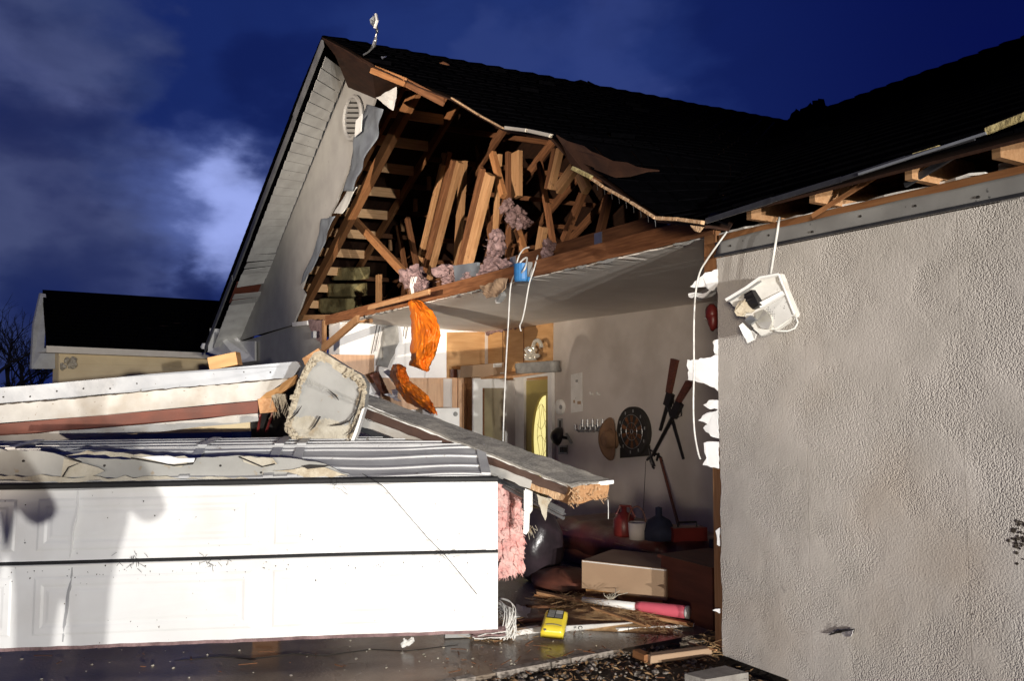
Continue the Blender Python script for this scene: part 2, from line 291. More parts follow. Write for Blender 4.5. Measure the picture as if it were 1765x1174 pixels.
M = dict(
  stucco = pmat('stucco', (.595,.555,.51), (.525,.49,.445), 3, .8, .55, 90, voro=140, stain=(.51,.44,.37), stain_scale=1.1, spot=(.12,.10,.085), spot_scale=14, spot_lo=.74, spot_hi=.80),
  gable = pmat('gable_cladding', (.36,.35,.335), (.31,.30,.29), 3, .8, .15, 60, spot=(.2,.19,.18), spot_scale=9, spot_lo=.68, spot_hi=.8),
  white = pmat('white_paint', (.80,.79,.77), (.70,.69,.67), 5, .5, .06, 60, spot=(.22,.2,.18), spot_scale=38, spot_lo=.72, spot_hi=.76),
  soffit = pmat('soffit_vinyl', (.55,.545,.52), (.45,.44,.42), 4, .45, .05, 40, spot=(.2,.18,.16), spot_scale=20, spot_lo=.7, spot_hi=.76),
  door = pmat('door_enamel', (.80,.80,.79), (.72,.72,.71), 2.2, .38, .03, 90, spot=(.16,.13,.1), spot_scale=26, spot_lo=.735, spot_hi=.755, stain=(.66,.64,.61), stain_scale=2.0),
  doorback = pmat('door_steel_back', (.42,.425,.43), (.34,.34,.35), 4, .4, .05, 40, spot=(.12,.1,.09), spot_scale=20, spot_lo=.68, spot_hi=.74),
  black = pmat('black_rubber', (.012,.012,.013), None, 20, .7),
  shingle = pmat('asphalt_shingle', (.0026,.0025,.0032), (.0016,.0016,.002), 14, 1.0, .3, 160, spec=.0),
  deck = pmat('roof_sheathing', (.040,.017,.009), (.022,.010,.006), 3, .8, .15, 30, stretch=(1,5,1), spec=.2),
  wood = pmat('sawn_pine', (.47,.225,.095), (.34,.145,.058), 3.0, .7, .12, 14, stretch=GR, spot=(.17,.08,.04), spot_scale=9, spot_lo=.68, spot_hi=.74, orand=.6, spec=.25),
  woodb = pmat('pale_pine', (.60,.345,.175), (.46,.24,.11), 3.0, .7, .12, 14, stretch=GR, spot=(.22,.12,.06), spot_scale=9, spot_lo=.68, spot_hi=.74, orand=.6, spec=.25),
  woodd = pmat('dark_or_shaded_pine', (.24,.105,.048), (.13,.055,.026), 3.0, .75, .12, 14, stretch=GR, orand=.6, spec=.2),  # dark wood; also paints shade onto set-back and deep attic boards
  splinter = pmat('fresh_split_wood', (.66,.46,.28), (.42,.24,.12), 14, .8, .7, 40, stretch=(3,3,.8)),
  brown = pmat('brown_trim', (.085,.048,.036), (.055,.032,.026), 5, .6, .08, 40, stain=(.14,.095,.075), stain_scale=5),
  redbrown = pmat('red_brown_trim', (.15,.04,.022), (.10,.03,.018), 5, .6, .08, 40),
  flash = pmat('metal_flashing', (.29,.31,.34), (.21,.225,.25), 3, .42, .08, 12, metal=.25, spot=(.1,.1,.1), spot_scale=22, spot_lo=.69, spot_hi=.73),
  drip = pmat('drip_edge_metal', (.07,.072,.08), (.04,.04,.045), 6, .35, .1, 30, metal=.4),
  wrap = pmat('house_wrap', (.17,.19,.215), (.11,.12,.14), 4, .6, .25, 9),
  gypsum = pmat('torn_gypsum', (.50,.465,.385), (.38,.34,.265), 7, .9, .7, 26, spot=(.36,.27,.17), spot_scale=7, spot_lo=.6, spot_hi=.72),
  paper = pmat('drywall_face', (.37,.365,.345), (.30,.295,.275), 4, .75, .2, 16, spot=(.3,.25,.19), spot_scale=16, spot_lo=.66, spot_hi=.72),
  foam = pmat('cream_foam', (.56,.50,.385), (.42,.35,.25), 16, .9, .8, 40),
  drywall = pmat('white_drywall', (.84,.84,.84), (.78,.78,.78), 4, .75, .06, 40),
  ceil = pmat('ceiling_board', (.84,.795,.735), (.77,.725,.665), 2, .85, .12, 90, stain=(.72,.67,.61), stain_scale=1.4),
  inner = pmat('inner_wall_paint', (.60,.55,.51), (.54,.49,.45), 2, .8, .12, 90, stain=(.40,.35,.31), stain_scale=1.0),
  ply = pmat('plywood', (.50,.29,.125), (.40,.215,.085), 2.5, .65, .1, 20, stretch=(1,1,6)),
  oak = pmat('oak_veneer', (.50,.29,.15), (.41,.22,.105), 3, .4, .06, 30, stretch=(8,8,1), spec=.4),
  cardboard = pmat('cardboard', (.40,.275,.175), (.345,.23,.145), 3, .8, .05, 60),
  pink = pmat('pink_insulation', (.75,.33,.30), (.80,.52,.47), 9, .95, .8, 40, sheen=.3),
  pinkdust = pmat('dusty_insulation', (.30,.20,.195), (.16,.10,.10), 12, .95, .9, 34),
  batt = pmat('yellow_batt', (.50,.42,.20), (.38,.30,.13), 12, .95, .8, 30),
  orange = pmat('orange_plastic', (.78,.21,.012), (.50,.10,.006), 3, .5, .5, 16, spec=.35),
  steel = pmat('galvanised_steel', (.45,.46,.47), (.32,.33,.34), 8, .35, .05, 50, metal=.75),
  pvc = pmat('white_cable', (.78,.77,.73), None, 20, .5),
  blue = pmat('blue_plastic', (.05,.22,.50), (.04,.17,.42), 10, .4),
  fixture = pmat('dented_white_metal', (.66,.65,.61), (.56,.54,.50), 9, .45, .12, 30, spot=(.2,.16,.12), spot_scale=34, spot_lo=.68, spot_hi=.73),
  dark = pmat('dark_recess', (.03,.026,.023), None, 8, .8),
  yellow = pmat('yellow_plastic', (.78,.62,.05), (.70,.53,.04), 6, .32, .02, 30, spot=(.3,.22,.05), spot_scale=30, spot_lo=.7, spot_hi=.75, coat=.3),
  keys = pmat('grey_keypad', (.16,.16,.15), (.10,.10,.10), 9, .4),
  doory = pmat('yellow_door_paint', (.40,.32,.10), (.35,.28,.085), 3, .45, .03, 30),
  glassy = pmat('lit_oval_glass', (.7,.62,.25), (.45,.36,.10), 18, .3, .4, 30, emit=((1.0,.87,.34), .9), stretch=(1,1,.5)),
  pane = pmat('storm_door_glass', (.30,.25,.17), (.20,.165,.11), 2, .12, spec=.6),
  maroon = pmat('maroon_leather', (.12,.032,.028), (.075,.02,.018), 4, .38, .3, 14, spec=.5),
  mar2 = pmat('dark_red_wood', (.15,.05,.03), (.10,.035,.022), 3, .55, .08, 14, stretch=(1,5,5)),
  navy = pmat('navy_cloth', (.02,.024,.05), (.012,.014,.03), 10, .8, .2, 30),
  bag = pmat('dark_plastic_bag', (.04,.028,.034), (.02,.015,.018), 6, .28, .4, 9),
  redp = pmat('red_plastic', (.16,.02,.016), (.11,.014,.012), 6, .4),
  gun = pmat('gun_metal', (.03,.027,.028), (.02,.018,.018), 10, .4, metal=.5),
  stock = pmat('walnut_stock', (.13,.04,.025), (.08,.026,.016), 6, .45, stretch=(2,2,9)),
  felt = pmat('brown_felt', (.26,.15,.085), (.2,.115,.065), 12, .9, .1, 60),
  crystal = pmat('clear_glassware', (.75,.73,.66), (.55,.52,.45), 9, .12, metal=.5),
  creamw = pmat('cream_siding', (.84,.68,.43), (.76,.60,.37), 2, .75, .06, 30),
  creams = pmat('cream_soffit', (.85,.78,.66), (.77,.69,.57), 3, .6, .05, 30),
  bark = pmat('bark', (.022,.02,.022), (.015,.014,.016), 8, .9),
  soil = pmat('wet_soil', (.05,.038,.028), (.028,.021,.016), 6, .75, .9, 24, spot=(.16,.135,.11), spot_scale=48, spot_lo=.62, spot_hi=.68, rvar=.25),
  slab = pmat('wet_concrete', (.38,.31,.24), (.22,.175,.135), 1.6, .19, .14, 45, stain=(.06,.045,.034), stain_scale=.9, rvar=.16, spot=(.30,.26,.21), spot_scale=90, spot_lo=.68, spot_hi=.72),
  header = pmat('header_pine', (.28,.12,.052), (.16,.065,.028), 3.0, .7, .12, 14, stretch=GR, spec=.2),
  fascia = pmat('grey_fascia', (.17,.17,.175), (.12,.12,.125), 5, .6, .05, 40),
  flashdull = pmat('dull_flashing', (.30,.295,.285), (.22,.215,.21), 3, .5, .08, 12, metal=.1, spot=(.1,.1,.1), spot_scale=22, spot_lo=.69, spot_hi=.73),
  rung = pmat('lit_pine', (.74,.47,.26), (.60,.35,.17), 3.0, .7, .12, 14, stretch=GR, spec=.2),  # pine lightened so the lookouts look lit; the light is in the colour
  grime = pmat('grimy_trim', (.48,.47,.445), (.36,.35,.33), 4, .6, .1, 30, stain=(.30,.26,.21), stain_scale=3.5, spot=(.2,.16,.12), spot_scale=34, spot_lo=.68, spot_hi=.73),
  stone = pmat('pale_gravel', (.34,.30,.26), (.14,.12,.10), 30, .85),
  straw = pmat('pine_straw', (.46,.30,.15), (.30,.175,.08), 20, .85),
  pinkp = pmat('pink_sleeve', (.72,.13,.18), (.62,.11,.15), 6, .45),
  whitep = pmat('white_plastic', (.75,.74,.71), (.66,.65,.62), 8, .4, spot=(.3,.25,.2), spot_scale=30, spot_lo=.7, spot_hi=.75),
  jacket = pmat('dark_jacket', (.03,.035,.05), None, 10, .8), skin = pmat('skin', (.5,.3,.22), None, 10, .6), jeans = pmat('jeans', (.05,.07,.13), None, 20, .8),
  ink = pmat('black_ink', (.02,.02,.02), None, 20, .7),
  gold = pmat('brass', (.55,.38,.14), None, 9, .3, metal=.9),
  greyp = pmat('grey_plastic', (.30,.30,.29), (.22,.22,.215), 9, .5),
  cinder = pmat('concrete_block', (.30,.28,.25), (.22,.2,.18), 12, .9, .4, 60),
)
# ------------------------------------------------------------------ the setting
gm = MB()
def gfn(u, v):
    x, y = -300 + 600*u, -300 + 600*v
    return V((x, y, -0.06))
gm.grid(gfn, 40, 40); structure(gm.build('ground', M['soil']))
# gravel-and-soil yard in front of the slab, lumpy
ym = MB()
def yfn(u, v):
    x, y = -4.75 + 5.2*u, -1.2 + 5.25*v
    e = min(1, u*12)
    return V((x + .04*nz((0, y, 0), 3), y, -.045 + e*(.035*nz((x, y, 0), 2.2) + .018*nz((x, y, 0), 9, 4))))
ym.grid(yfn, 150, 150); structure(ym.build('soil_yard', M['soil'], smooth=True))
sm = MB(); sm.box((-13.5, -6.5, -.2), (-4.72, 6.5, 0)); structure(sm.build('concrete_slab', M['slab']))
# thin pale lip of the slab
em = MB(); R = random.Random(4)
y = -3.0
while y < 3.55:
    l = R.uniform(.12, .4)
    if R.random() < .86: em.hexa([(-4.735, y, -.03), (-4.735+R.uniform(.02,.045), y, -.03), (-4.735+R.uniform(.02,.045), y+l, -.03), (-4.735, y+l, -.03),
             (-4.765, y, .006), (-4.72+R.uniform(0,.02), y, .006), (-4.72+R.uniform(0,.02), y+l, .006), (-4.765, y+l, .006)])
    y += l + R.uniform(0, .02)
structure(em.build('slab_edge', M['stone']))
st = MB(); R = random.Random(8)
for k in range(650):
    x = -4.7 + abs(R.gauss(0, .55)); yy = R.uniform(1.2, 4.0)
    if x > -1.5: continue
    r = R.uniform(.006, .02) * (1.5 if R.random() < .08 else 1)
    st.ball((x, yy, -.03 + r*.3), (r, r*R.uniform(.6,1.2), r*.6), 5, 3, .25, k)
stuff(st.build('gravel', M['stone']))
lf = MB()
for k in range(900):
    x = -4.62 + abs(R.gauss(0, .5)); yy = R.uniform(1.4, 4.06); a = R.uniform(0, 6.3); l = R.uniform(.02, .07)
    p = V((x, yy, R.uniform(-.03, .01))); d = V((math.cos(a), math.sin(a), R.uniform(-.2,.3)))*l; w = V((-math.sin(a), math.cos(a), R.uniform(-.4,.4)))*R.uniform(.002, .012)
    lf.add([p, p+d*.5+w, p+d, p+d*.5-w+V((0,0,.003))], [(0,1,2,3)])
stuff(lf.build('leaf_litter', M['straw']))
# fine splashes and grit on the slab
gr = MB()
for k in range(160):
    x = R.uniform(-7.5, -4.75); yy = R.uniform(-.5, 4.0); r = R.uniform(.003, .011)
    gr.ball((x, yy, r*.3), (r, r, r*.5), 5, 3, .3, k)
stuff(gr.build('grit', M['stone']))

# bare trees far left
def bare_tree(px, D, h, seed, label):
    R = random.Random(seed); p0 = aF(px, 690, D); p0.z = -.06
    t = thing('bare_tree', label, 'tree', tuple(p0), 'bare trees behind the far garage')
    tr = MB(); tr.tube([p0, p0+V((.05,.1,h*.3)), p0+V((.1,-.1,h*.55))], [.16,.12,.08], 7); tr.build('trunk', M['bark'], t)
    cr = MB()
    def grow(p, d, l, r, n):
        q = p + d*l; m = p.lerp(q, .5) + V((R.uniform(-.1,.1), R.uniform(-.1,.1), 0))*l*.5
        cr.tube([p, m, q], [r, r*.8, r*.55], 4, False)
        if n == 0: return
        for k in range(3 if n > 1 else 4):
            dd = (d + V((R.uniform(-.9,.9), R.uniform(-.9,.9), R.uniform(-.25,.65)))).normalized()
            grow(p.lerp(q, R.uniform(.45, 1)), dd, l*R.uniform(.55,.8), r*.55, n-1)
    for k in range(6):
        grow(p0+V((.08,0,h*R.uniform(.2,.55))), V((R.uniform(-.8,.8), R.uniform(-.8,.8), R.uniform(.5,1))).normalized(), h*.26, .06, 4)
    cr.build('crown', M['bark'], t)
for a in ((12, 46, 6.2, 1, 'bare dark tree at the far left edge of the photo'), (36, 50, 6.6, 2, 'bare dark tree just left of the far garage, taller one in the back'),
          (58, 44, 4.0, 5, 'low bare tree touching the left gable trim of the far garage'), (-20, 40, 6.0, 3, 'bare dark tree partly cut off by the left photo edge')): bare_tree(*a)
sh = MB(); R = random.Random(3)
for k in range(1500):
    p = aF(R.uniform(-60, 92), 684, R.uniform(36, 42)); p.z = abs(R.gauss(0, .8)); s = R.uniform(.08, .22)
    a = V((R.uniform(-1,1), R.uniform(-1,1), R.uniform(-1,1)))*s; b = V((R.uniform(-1,1), R.uniform(-1,1), R.uniform(-1,1)))*s
    sh.add([p, p+a, p+b], [(0,1,2)])
stuff(sh.build('undergrowth', M['bark'], fix=False))

# ------------------------------------------------------------------ far garage wing at the left
fg = thing('far_garage', 'small black roofed cream garage standing behind the left fallen beam', 'garage', (-26.5, 2.5, 0))
e0, e1 = aZ(80, 596, 3.0), aZ(420, 611, 3.0)                                 # eave line
dirE = (e1-e0).normalized(); back = V((dirE.y, -dirE.x, 0)); back = back if back.dot(HF) > 0 else -back
r0 = aF(73, 500, 23.6); r1 = aF(378, 519, 28.0); r1 = r0 + (r1-r0)*1.35
m = MB()
rows = 16
for i in range(rows):
    a, b = i/rows, (i+1)/rows
    p0, p1, q0, q1 = e0.lerp(r0, a), e1.lerp(r1, a), e0.lerp(r0, b), e1.lerp(r1, b)
    up = V((0,0,.012))
    m.add([p0+up*2, p1+up*2, q1+up, q0+up, p0, p1], [(0,1,2,3), (4,5,1,0)])
m.build('shingles', M['shingle'], fg)
m = MB(); m.slab([p-V((0,0,.06)) for p in (e0, e1, r1, r0)], (0,0,-.05)); m.build('roof_deck', M['deck'], fg)
m = MB(); m.slab([e0+back*.02, e1+back*.02, e1+back*.02-V((0,0,.17)), e0+back*.02-V((0,0,.17))], -back*.03); m.build('fascia', M['creams'], fg)
m = MB(); zz = V((0,0,-.17)); m.slab([e0+zz, e1+zz, e1+zz+back*.5, e0+zz+back*.5], (0,0,.02)); m.build('eave_soffit', M['creams'], fg)
w0, w1 = e0+back*.5+dirE*.55, e1+back*.5; w0.z = w1.z = 0
for k in range(9):                                                            # cream lap siding, board by board
    z0, z1 = .9+k*.21, .9+(k+1)*.21-.004
    m = MB(); m.hexa([w0+V((0,0,z0))-back*.02, w1+V((0,0,z0))-back*.02, w1+V((0,0,z0))+back*.02, w0+V((0,0,z0))+back*.02,
                      w0+V((0,0,z1))-back*.006, w1+V((0,0,z1))-back*.006, w1+V((0,0,z1))+back*.02, w0+V((0,0,z1))+back*.02]); m.build('siding_board', M['creamw'], fg)
m = MB(); m.box((0,0,0),(1,1,1)); m.v = [w0+back*(.03+.3*p.y)+dirE*((w1-w0).length*p.x)+V((0,0,2.92*p.z)) for p in m.v]; m.build('wall', M['creamw'], fg)
# white gable trim (rake) at its left end
ra, rb = aF(70, 505, 23.4), aF(58, 634, 22.0)
m = MB(); m.slab([aF(70,505,23.3), aF(79,507,23.4), aF(80,532,23.1), aF(76,600,22.3), aF(95,602,22.4), aF(95,636,22.2), aF(54,636,21.9), aF(58,560,22.6)], back*.1); m.build('rake_trim', M['soffit'], fg)
for i, yy in enumerate((541, 554)):
    m = MB(); m.slab([aF(74,yy,23.0), aF(81,yy,23.0), aF(81,yy+10,22.9), aF(74,yy+10,22.9)], back*.05 - back*.12); m.build('loose_trim_piece', M['white'], fg)
m = MB(); m.slab([aF(95,632,22.6), aF(124,632,22.6), aF(124,655,22.5), aF(95,655,22.5)], back*.1); m.build('corner_box', M['gable'], fg)
c = aF(114, 624, 22.0); m = MB(); R = random.Random(6)
for k in range(7): m.ball(c+V((0,R.uniform(-.2,.25),R.uniform(-.12,.1))), R.uniform(.05,.11), 7, 5, .35, k)
m.build('torn_insulation', M['foam'], fg)

# ------------------------------------------------------------------ the damaged house
H = thing('damaged_house', 'house with its gable torn open to the trusses and a textured grey wall', 'house', (-8, 4.1, 0))
YF, YD = 4.1, 6.4
# --- front wall at the right: stucco-textured panels
edges = [-4.27, aY(1390, 700, YF).x, aY(1660, 700, YF).x, -1.3, 0.2, 1.7, 3.2, 4.5]
def panel(x0, x1, first):
    m = MB(); W = x1-x0-.003
    def f(u, v):
        p = V((x0 + W*u, YF, 2.69*v))
        d = .004*nz(p, 1.2) + .0016*nz(p, 6, 3)
        if first: p.x += (.012*nz((0,0,p.z*9), 1, 2) + .006*nz((0,0,p.z*31), 1, 5))*(1-u)
        p.y += d; return p
    m.thick(f, max(4, int(W/.05)), 54, (0, .045, 0)); return m.build('wall_panel', M['stucco'], H, smooth=False)
for i in range(len(edges)-1):
    wp = panel(edges[i], edges[i+1], i == 0)
    if i == 1: scar_parent = wp
    if i == 2: scuff_parent = wp
# ripped slit low on the second panel: a dark cut with the skin bent out beside it
def WY(px, py, off=0.0): return aY(px, py, YF - off)
m = MB(); m.slab(jag([WY(1427,1096,.02), WY(1440,1088,.02), WY(1471,1085,.02), WY(1470,1092,.02), WY(1440,1093,.02)], .02, .003, 2), (0,.012,0)); m.build('tear', M['dark'], scar_parent)
m = MB(); m.thick(crumple(WY(1450,1091,.03), WY(1471,1087,.05), WY(1467,1098,.055), WY(1455,1098,.03), .01, 20), 5, 4, (0,.004,0)); m.build('peeled_flake', M['white'], scar_parent)
m = MB(); R = random.Random(12)
for k in range(46):
    q = WY(R.gauss(1756, 7), R.gauss(925, 20), .003); r = R.uniform(.002, .008); m.ball(q, (r*1.6, .0012, r*R.uniform(.6,1.6)), 6, 4, .3, k)
stuff(m.build('mud_spatter', M['soil'], scuff_parent))
# --- flashing strip above the panels, buckled
m = MB()
def ff(u, v):
    x = -4.24 + 8.7*u; z = 2.70 + (.10 + .01*nz((x,0,0), 3))*v
    return V((x + (.03*nz((0,0,v*6),1,2) if u == 0 else 0), 4.075 - .012*v + .014*nz((x*1.2,0,z*3), 3)*v, z))
m.thick(ff, 160, 6, (0,.004,0)); m.build('flashing_strip', M['flashdull'], H, smooth=True)
m = MB(); m.bar((-4.25,4.068,2.70), (4.5,4.068,2.70), .02, .018); m.build('flashing_hem', M['drip'], H)
for k in range(24):
    x = -4.1 + k*.34; m = MB(); m.lathe((x, 4.067, 2.75+.02*math.sin(k*2.3)), (0,-1,0), [(0,.006),(.007,.006),(.007,-.01)], 7); m.build('nail', M['dark'], H)
# --- double top plate, rafter tails, sloping laths, drip edge on the wing
board('top_plate', (-4.25,4.15,2.81), (4.5,4.15,2.81), .09, .085, M['wood'], H)
board('rim_board', (-4.25,4.50,2.98), (4.5,4.50,2.98), .04, .24, M['woodd'], H)
EZ_ = 2.86
for px, ww in ((1310, .20), (1426, .26), (1592, .24), (1745, .24)):
    p = aY(px, 345, 4.02); x = p.x
    m = MB(); y0, y1 = 4.02-ww*.5, 4.45
    rt_ = lambda y: EZ_ + .455*(y-3.6) - .03
    m.hexa([(x-.02,y0,2.857),(x+.02,y0,2.857),(x+.02,y1,2.857),(x-.02,y1,2.857),(x-.02,y0,rt_(y0)),(x+.02,y0,rt_(y0)),(x+.02,y1,rt_(y1)),(x-.02,y1,rt_(y1))])
    m.build('rafter_tail', M['woodb'], H)
for x in (-1.0, -.4, .3, 1.0, 1.7, 2.4, 3.1, 3.8):
    m = MB(); m.box((x-.02,3.86,2.86),(x+.02,4.45,2.94)); m.build('rafter_tail', M['woodb'], H)
board('hanging_lath', aY(1400,372,4.0), aY(1532,290,4.0), .012, .028, M['wood'], H)
board('hanging_lath', aY(1560,318,3.96), aY(1690,240,3.96), .02, .035, M['drip'], H)
# --- roofs. right slope of the gable roof: course by course from the torn rake back to the valley
torn_px = [(555,60,3.5),(600,84,3.5),(640,109,3.55),(690,130,3.7),(725,146,3.85),(778,166,3.95),(828,196,3.92),(870,219,3.88),(950,232,3.78),(985,272,3.85),(1040,304,3.85),(1130,372,3.78),(1215,381,3.6)]
torn = [aY(*p) for p in torn_px]
torn.sort(key=lambda p: p.x)
tx = [p.x for p in torn]; ty = [p.y for p in torn]; tz = [p.z for p in torn]
RIDGE = aY(555, 62, 3.5); RE = aX(1360, 210, RIDGE.x); EV = torn[-1]
def gx(s): return RIDGE.x + (EV.x - RIDGE.x)*s
def rslope(x, k):
    """point of the right slope at x, k=0 at the torn rake, 1 at the valley"""
    s = (x-RIDGE.x)/(EV.x-RIDGE.x)
    a = V((x, interp(tx, ty, x), interp(tx, tz, x))); b = V((x, RE.y + (EV.y+.2-RE.y)*s, RE.z + (EV.z-RE.z)*s))
    p = a.lerp(b, k); p.z += .03*nz(p, .7)*min(1, k*6)*(1-k); return p
m = MB(); R = random.Random(21); NC = 34
for i in range(NC):
    x0, x1 = gx(i/NC), gx((i+1)/NC + .004)
    L = rslope((x0+x1)/2, 0); L2 = rslope((x0+x1)/2, 1); n = max(2, int((L2-L).length/.33)); o = R.random()
    for j in range(n):
        k0, k1 = j/n, (j+1)/n - .006
        if j == 0 and R.random() < .3: k0 += R.uniform(0, .02)
        lift = .010 + R.uniform(0, .008); tl = V((0,0,lift)); lo = V((0,0,.004))
        if R.random() < .03: tl = V((0,0,lift + .04))
        a, b, c, d = rslope(x0,k0)+lo, rslope(x0,k1)+lo, rslope(x1,k1), rslope(x1,k0)
        m.add([a, b, c+tl, d+tl, d, c], [(0,1,2,3), (3,2,5,4)])
stuff(m.build('shingles', M['shingle'], H))
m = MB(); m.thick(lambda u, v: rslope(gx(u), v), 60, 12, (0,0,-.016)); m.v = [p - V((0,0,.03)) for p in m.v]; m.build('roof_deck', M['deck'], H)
m = MB(); R = random.Random(30)
for j in range(30):                                                           # ridge caps along the gable ridge
    k0, k1 = j/30, (j+1.12)/30; a, b = RIDGE.lerp(RE, k0), RIDGE.lerp(RE, k1); up = V((0,0,.022+R.uniform(0,.012)))
    sL, sR = V((-.16,0,-.07)), V((.16,0,-.075))
    m.add([a+sL, a+V((0,0,.012)), a+sR, b+sL+up, b+up+V((0,0,.012)), b+sR+up], [(0,1,4,3),(1,2,5,4),(3,4,5)])
g = aX(1003, 143, RIDGE.x)
m.add([g+V((0,-.3,-.05)), g+V((0,-.02,.06)), g+V((.05,.08,.02)), g+V((0,.12,.07)), g+V((0,.9,-.12)), g+V((.1,.2,-.1))], [(0,1,5),(1,2,5),(2,3,5),(3,4,5)])
stuff(m.build('ridge_caps', M['shingle'], H))
# bare patch of decking where shingles are peeled, and the torn edge
m = MB(); pts = [aY(962,238,3.80), aY(1010,258,3.95), aY(1060,284,4.0), aY(1140,300,4.1), aY(1090,309,4.0), aY(1012,304,3.86), aY(985,285,3.84)]
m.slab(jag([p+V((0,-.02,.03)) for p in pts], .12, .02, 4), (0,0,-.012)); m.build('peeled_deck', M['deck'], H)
def strip(pxs, w, h, mt, nm, y):
    for (a, b) in zip(pxs[:-1], pxs[1:]): board(nm, aY(a[0],a[1],y), aY(b[0],b[1],y), w, h, mt, H, ragged=.03, seed=int(a[0]))
strip([(778,168),(826,198),(868,221)], .02, .018, M['splinter'], 'torn_edge_strip', 3.90)
strip([(870,220),(910,225),(951,234)], .03, .032, M['creams'], 'torn_edge_strip', 3.80)
strip([(986,289),(1020,306)], .03, .032, M['batt'], 'torn_edge_strip', 3.80)
strip([(1020,308),(1040,322),(1085,347),(1130,376)], .022, .02, M['splinter'], 'torn_edge_strip', 3.74)
strip([(1130,376),(1170,378),(1214,384)], .03, .024, M['splinter'], 'torn_edge_strip', 3.56)
R = random.Random(17)
for k in range(9):
    t = k/8; px = 1028+ t*100; py = 314 + t*62
    a = aY(px, py, 3.76); m = MB(); m.tube([a, a+V((.01,0,-.03)), a+V((-.012,.02,-.055))], .0028, 4); m.build('bent_nail', M['steel'], H)
m = MB(); m.thick(crumple(aY(1190,388,3.56), aY(1212,391,3.56), aY(1205,400,3.56), aY(1196,398,3.56), .01, 20), 3, 3, (0,.01,0)); m.build('wood_splinter', M['splinter'], H)
# rake board under the overhang (orange) near the peak
board('rake_board', aY(640,118,3.6), aY(700,142,3.75), .04, .11, M['wood'], H, ragged=.05)
board('rake_board', aY(700,142,3.78), aY(770,178,4.0), .04, .10, M['woodd'], H, ragged=.08)
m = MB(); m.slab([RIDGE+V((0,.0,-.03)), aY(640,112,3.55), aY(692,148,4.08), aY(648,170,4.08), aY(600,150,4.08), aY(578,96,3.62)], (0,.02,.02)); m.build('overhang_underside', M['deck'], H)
# left slope of the gable roof
LE = aY(350, 598, 3.5); 
def lslope(u, v):
    a = RIDGE.lerp(LE, u); b = RE.lerp(V((LE.x, RE.y, LE.z+.1)), u); return a.lerp(b, v) + V((0,0,.08*min(1,u*8)))
def lroof(u, v): return lslope(u, v) + V((0,0,.24*min(1,u*6)*min(1, v/.075)))
m = MB(); m.thick(lambda u, v: lroof(u, .075+.925*v), 24, 10, (0,0,-.016)); m.v = [p - V((0,0,.006)) for p in m.v]; m.build('roof_deck', M['deck'], H)
m = MB()
for i in range(36):
    for v0, v1 in ((0,.075),(.075,.3),(.3,.65),(.65,1)):
        a, b, c, d = lroof(i/36,v0), lroof((i+1)/36,v0), lroof((i+1)/36,v1), lroof(i/36,v1); up = V((0,0,.014))
        m.add([a, b+up, c+up, d, b, c], [(0,1,2,3),(1,4,5,2)])
stuff(m.build('shingles', M['shingle'], H))
# wing roof: eave over the right wall, main ridge behind
EZ, EYY = 2.86, 3.6; SL = (RE.z-EZ)/(RE.y-EYY)
def vx(y): return EV.x + (RE.x-EV.x)*max(0, (y-EYY))/(RE.y-EYY)
m = MB(); R = random.Random(22); NR = 36
for i in range(NR):
    y0, y1 = EYY + (RE.y-EYY)*i/NR, EYY + (RE.y-EYY)*(i+1.02)/NR; x = vx(y0) - .1*R.random()
    while x < 5:
        l = .33; lift = .012 + R.uniform(0,.008)
        if R.random() < .02: lift += .05
        z0, z1 = EZ + SL*(y0-EYY), EZ + SL*(y1-EYY)
        m.add([(x,y0,z0+lift),(x+l-.006,y0,z0+lift),(x+l-.006,y1,z1+.004),(x,y1,z1+.004),(x,y0,z0),(x+l-.006,y0,z0)], [(0,1,2,3),(4,5,1,0)]); x += l
stuff(m.build('shingles', M['shingle'], H))
m = MB(); m.slab([(EV.x,EYY,EZ-.03),(5,EYY,EZ-.03),(5,RE.y,RE.z-.03),(RE.x,RE.y,RE.z-.03)], (0,0,-.016)); m.build('roof_deck', M['deck'], H)
m = MB()
for j in range(50):
    x = RE.x + j*.33
    if x > 5: break
    up = .02 + R.uniform(0,.014); m.add([(x,RE.y-.16,RE.z-.06+up),(x,RE.y,RE.z+up+.02),(x,RE.y+.16,RE.z-.06),(x+.36,RE.y-.16,RE.z-.07),(x+.36,RE.y,RE.z+.01),(x+.36,RE.y+.16,RE.z-.07)], [(0,1,4,3),(1,2,5,4),(0,2,1)])
stuff(m.build('ridge_caps', M['shingle'], H))
m = MB(); bb = aY(1388, 200, RE.y); R = random.Random(5)
for k in range(5): m.ball(bb+V((R.uniform(-.25,.35),0,R.uniform(-.12,.06))), R.uniform(.1,.2), 7, 5, .4, k)
m.build('lifted_shingles', M['shingle'], H)
m = MB(); m.slab([(RE.x-9,RE.y+.1,2.5),(5,RE.y+.1,2.5),(5,RE.y+.1,RE.z),(RE.x,RE.y+.1,RE.z)], (0,.02,0)); m.build('rear_attic_wall', M['woodd'], H)
# drip edge: long bent metal rail along the eave
dp = [aY(1217,381,3.58), aY(1330,345,3.58), aY(1450,309,3.575), aY(1560,273,3.56), aY(1680,238,3.55)]
for k, (a, b) in enumerate(zip(dp[:-1], dp[1:])): board('drip_edge', a, b, .012, .034 - .005*k, M['drip'], H)
board('drip_edge', aY(1480,300,3.56), aY(1700,229,3.54), .01, .012, M['flash'], H)
board('drip_edge', aY(1700,226,3.55), aY(1790,190,3.55), .02, .03, M['batt'], H)
board('drip_edge', aY(1575,268,3.57), aY(1620,254,3.57), .02, .02, M['batt'], H)
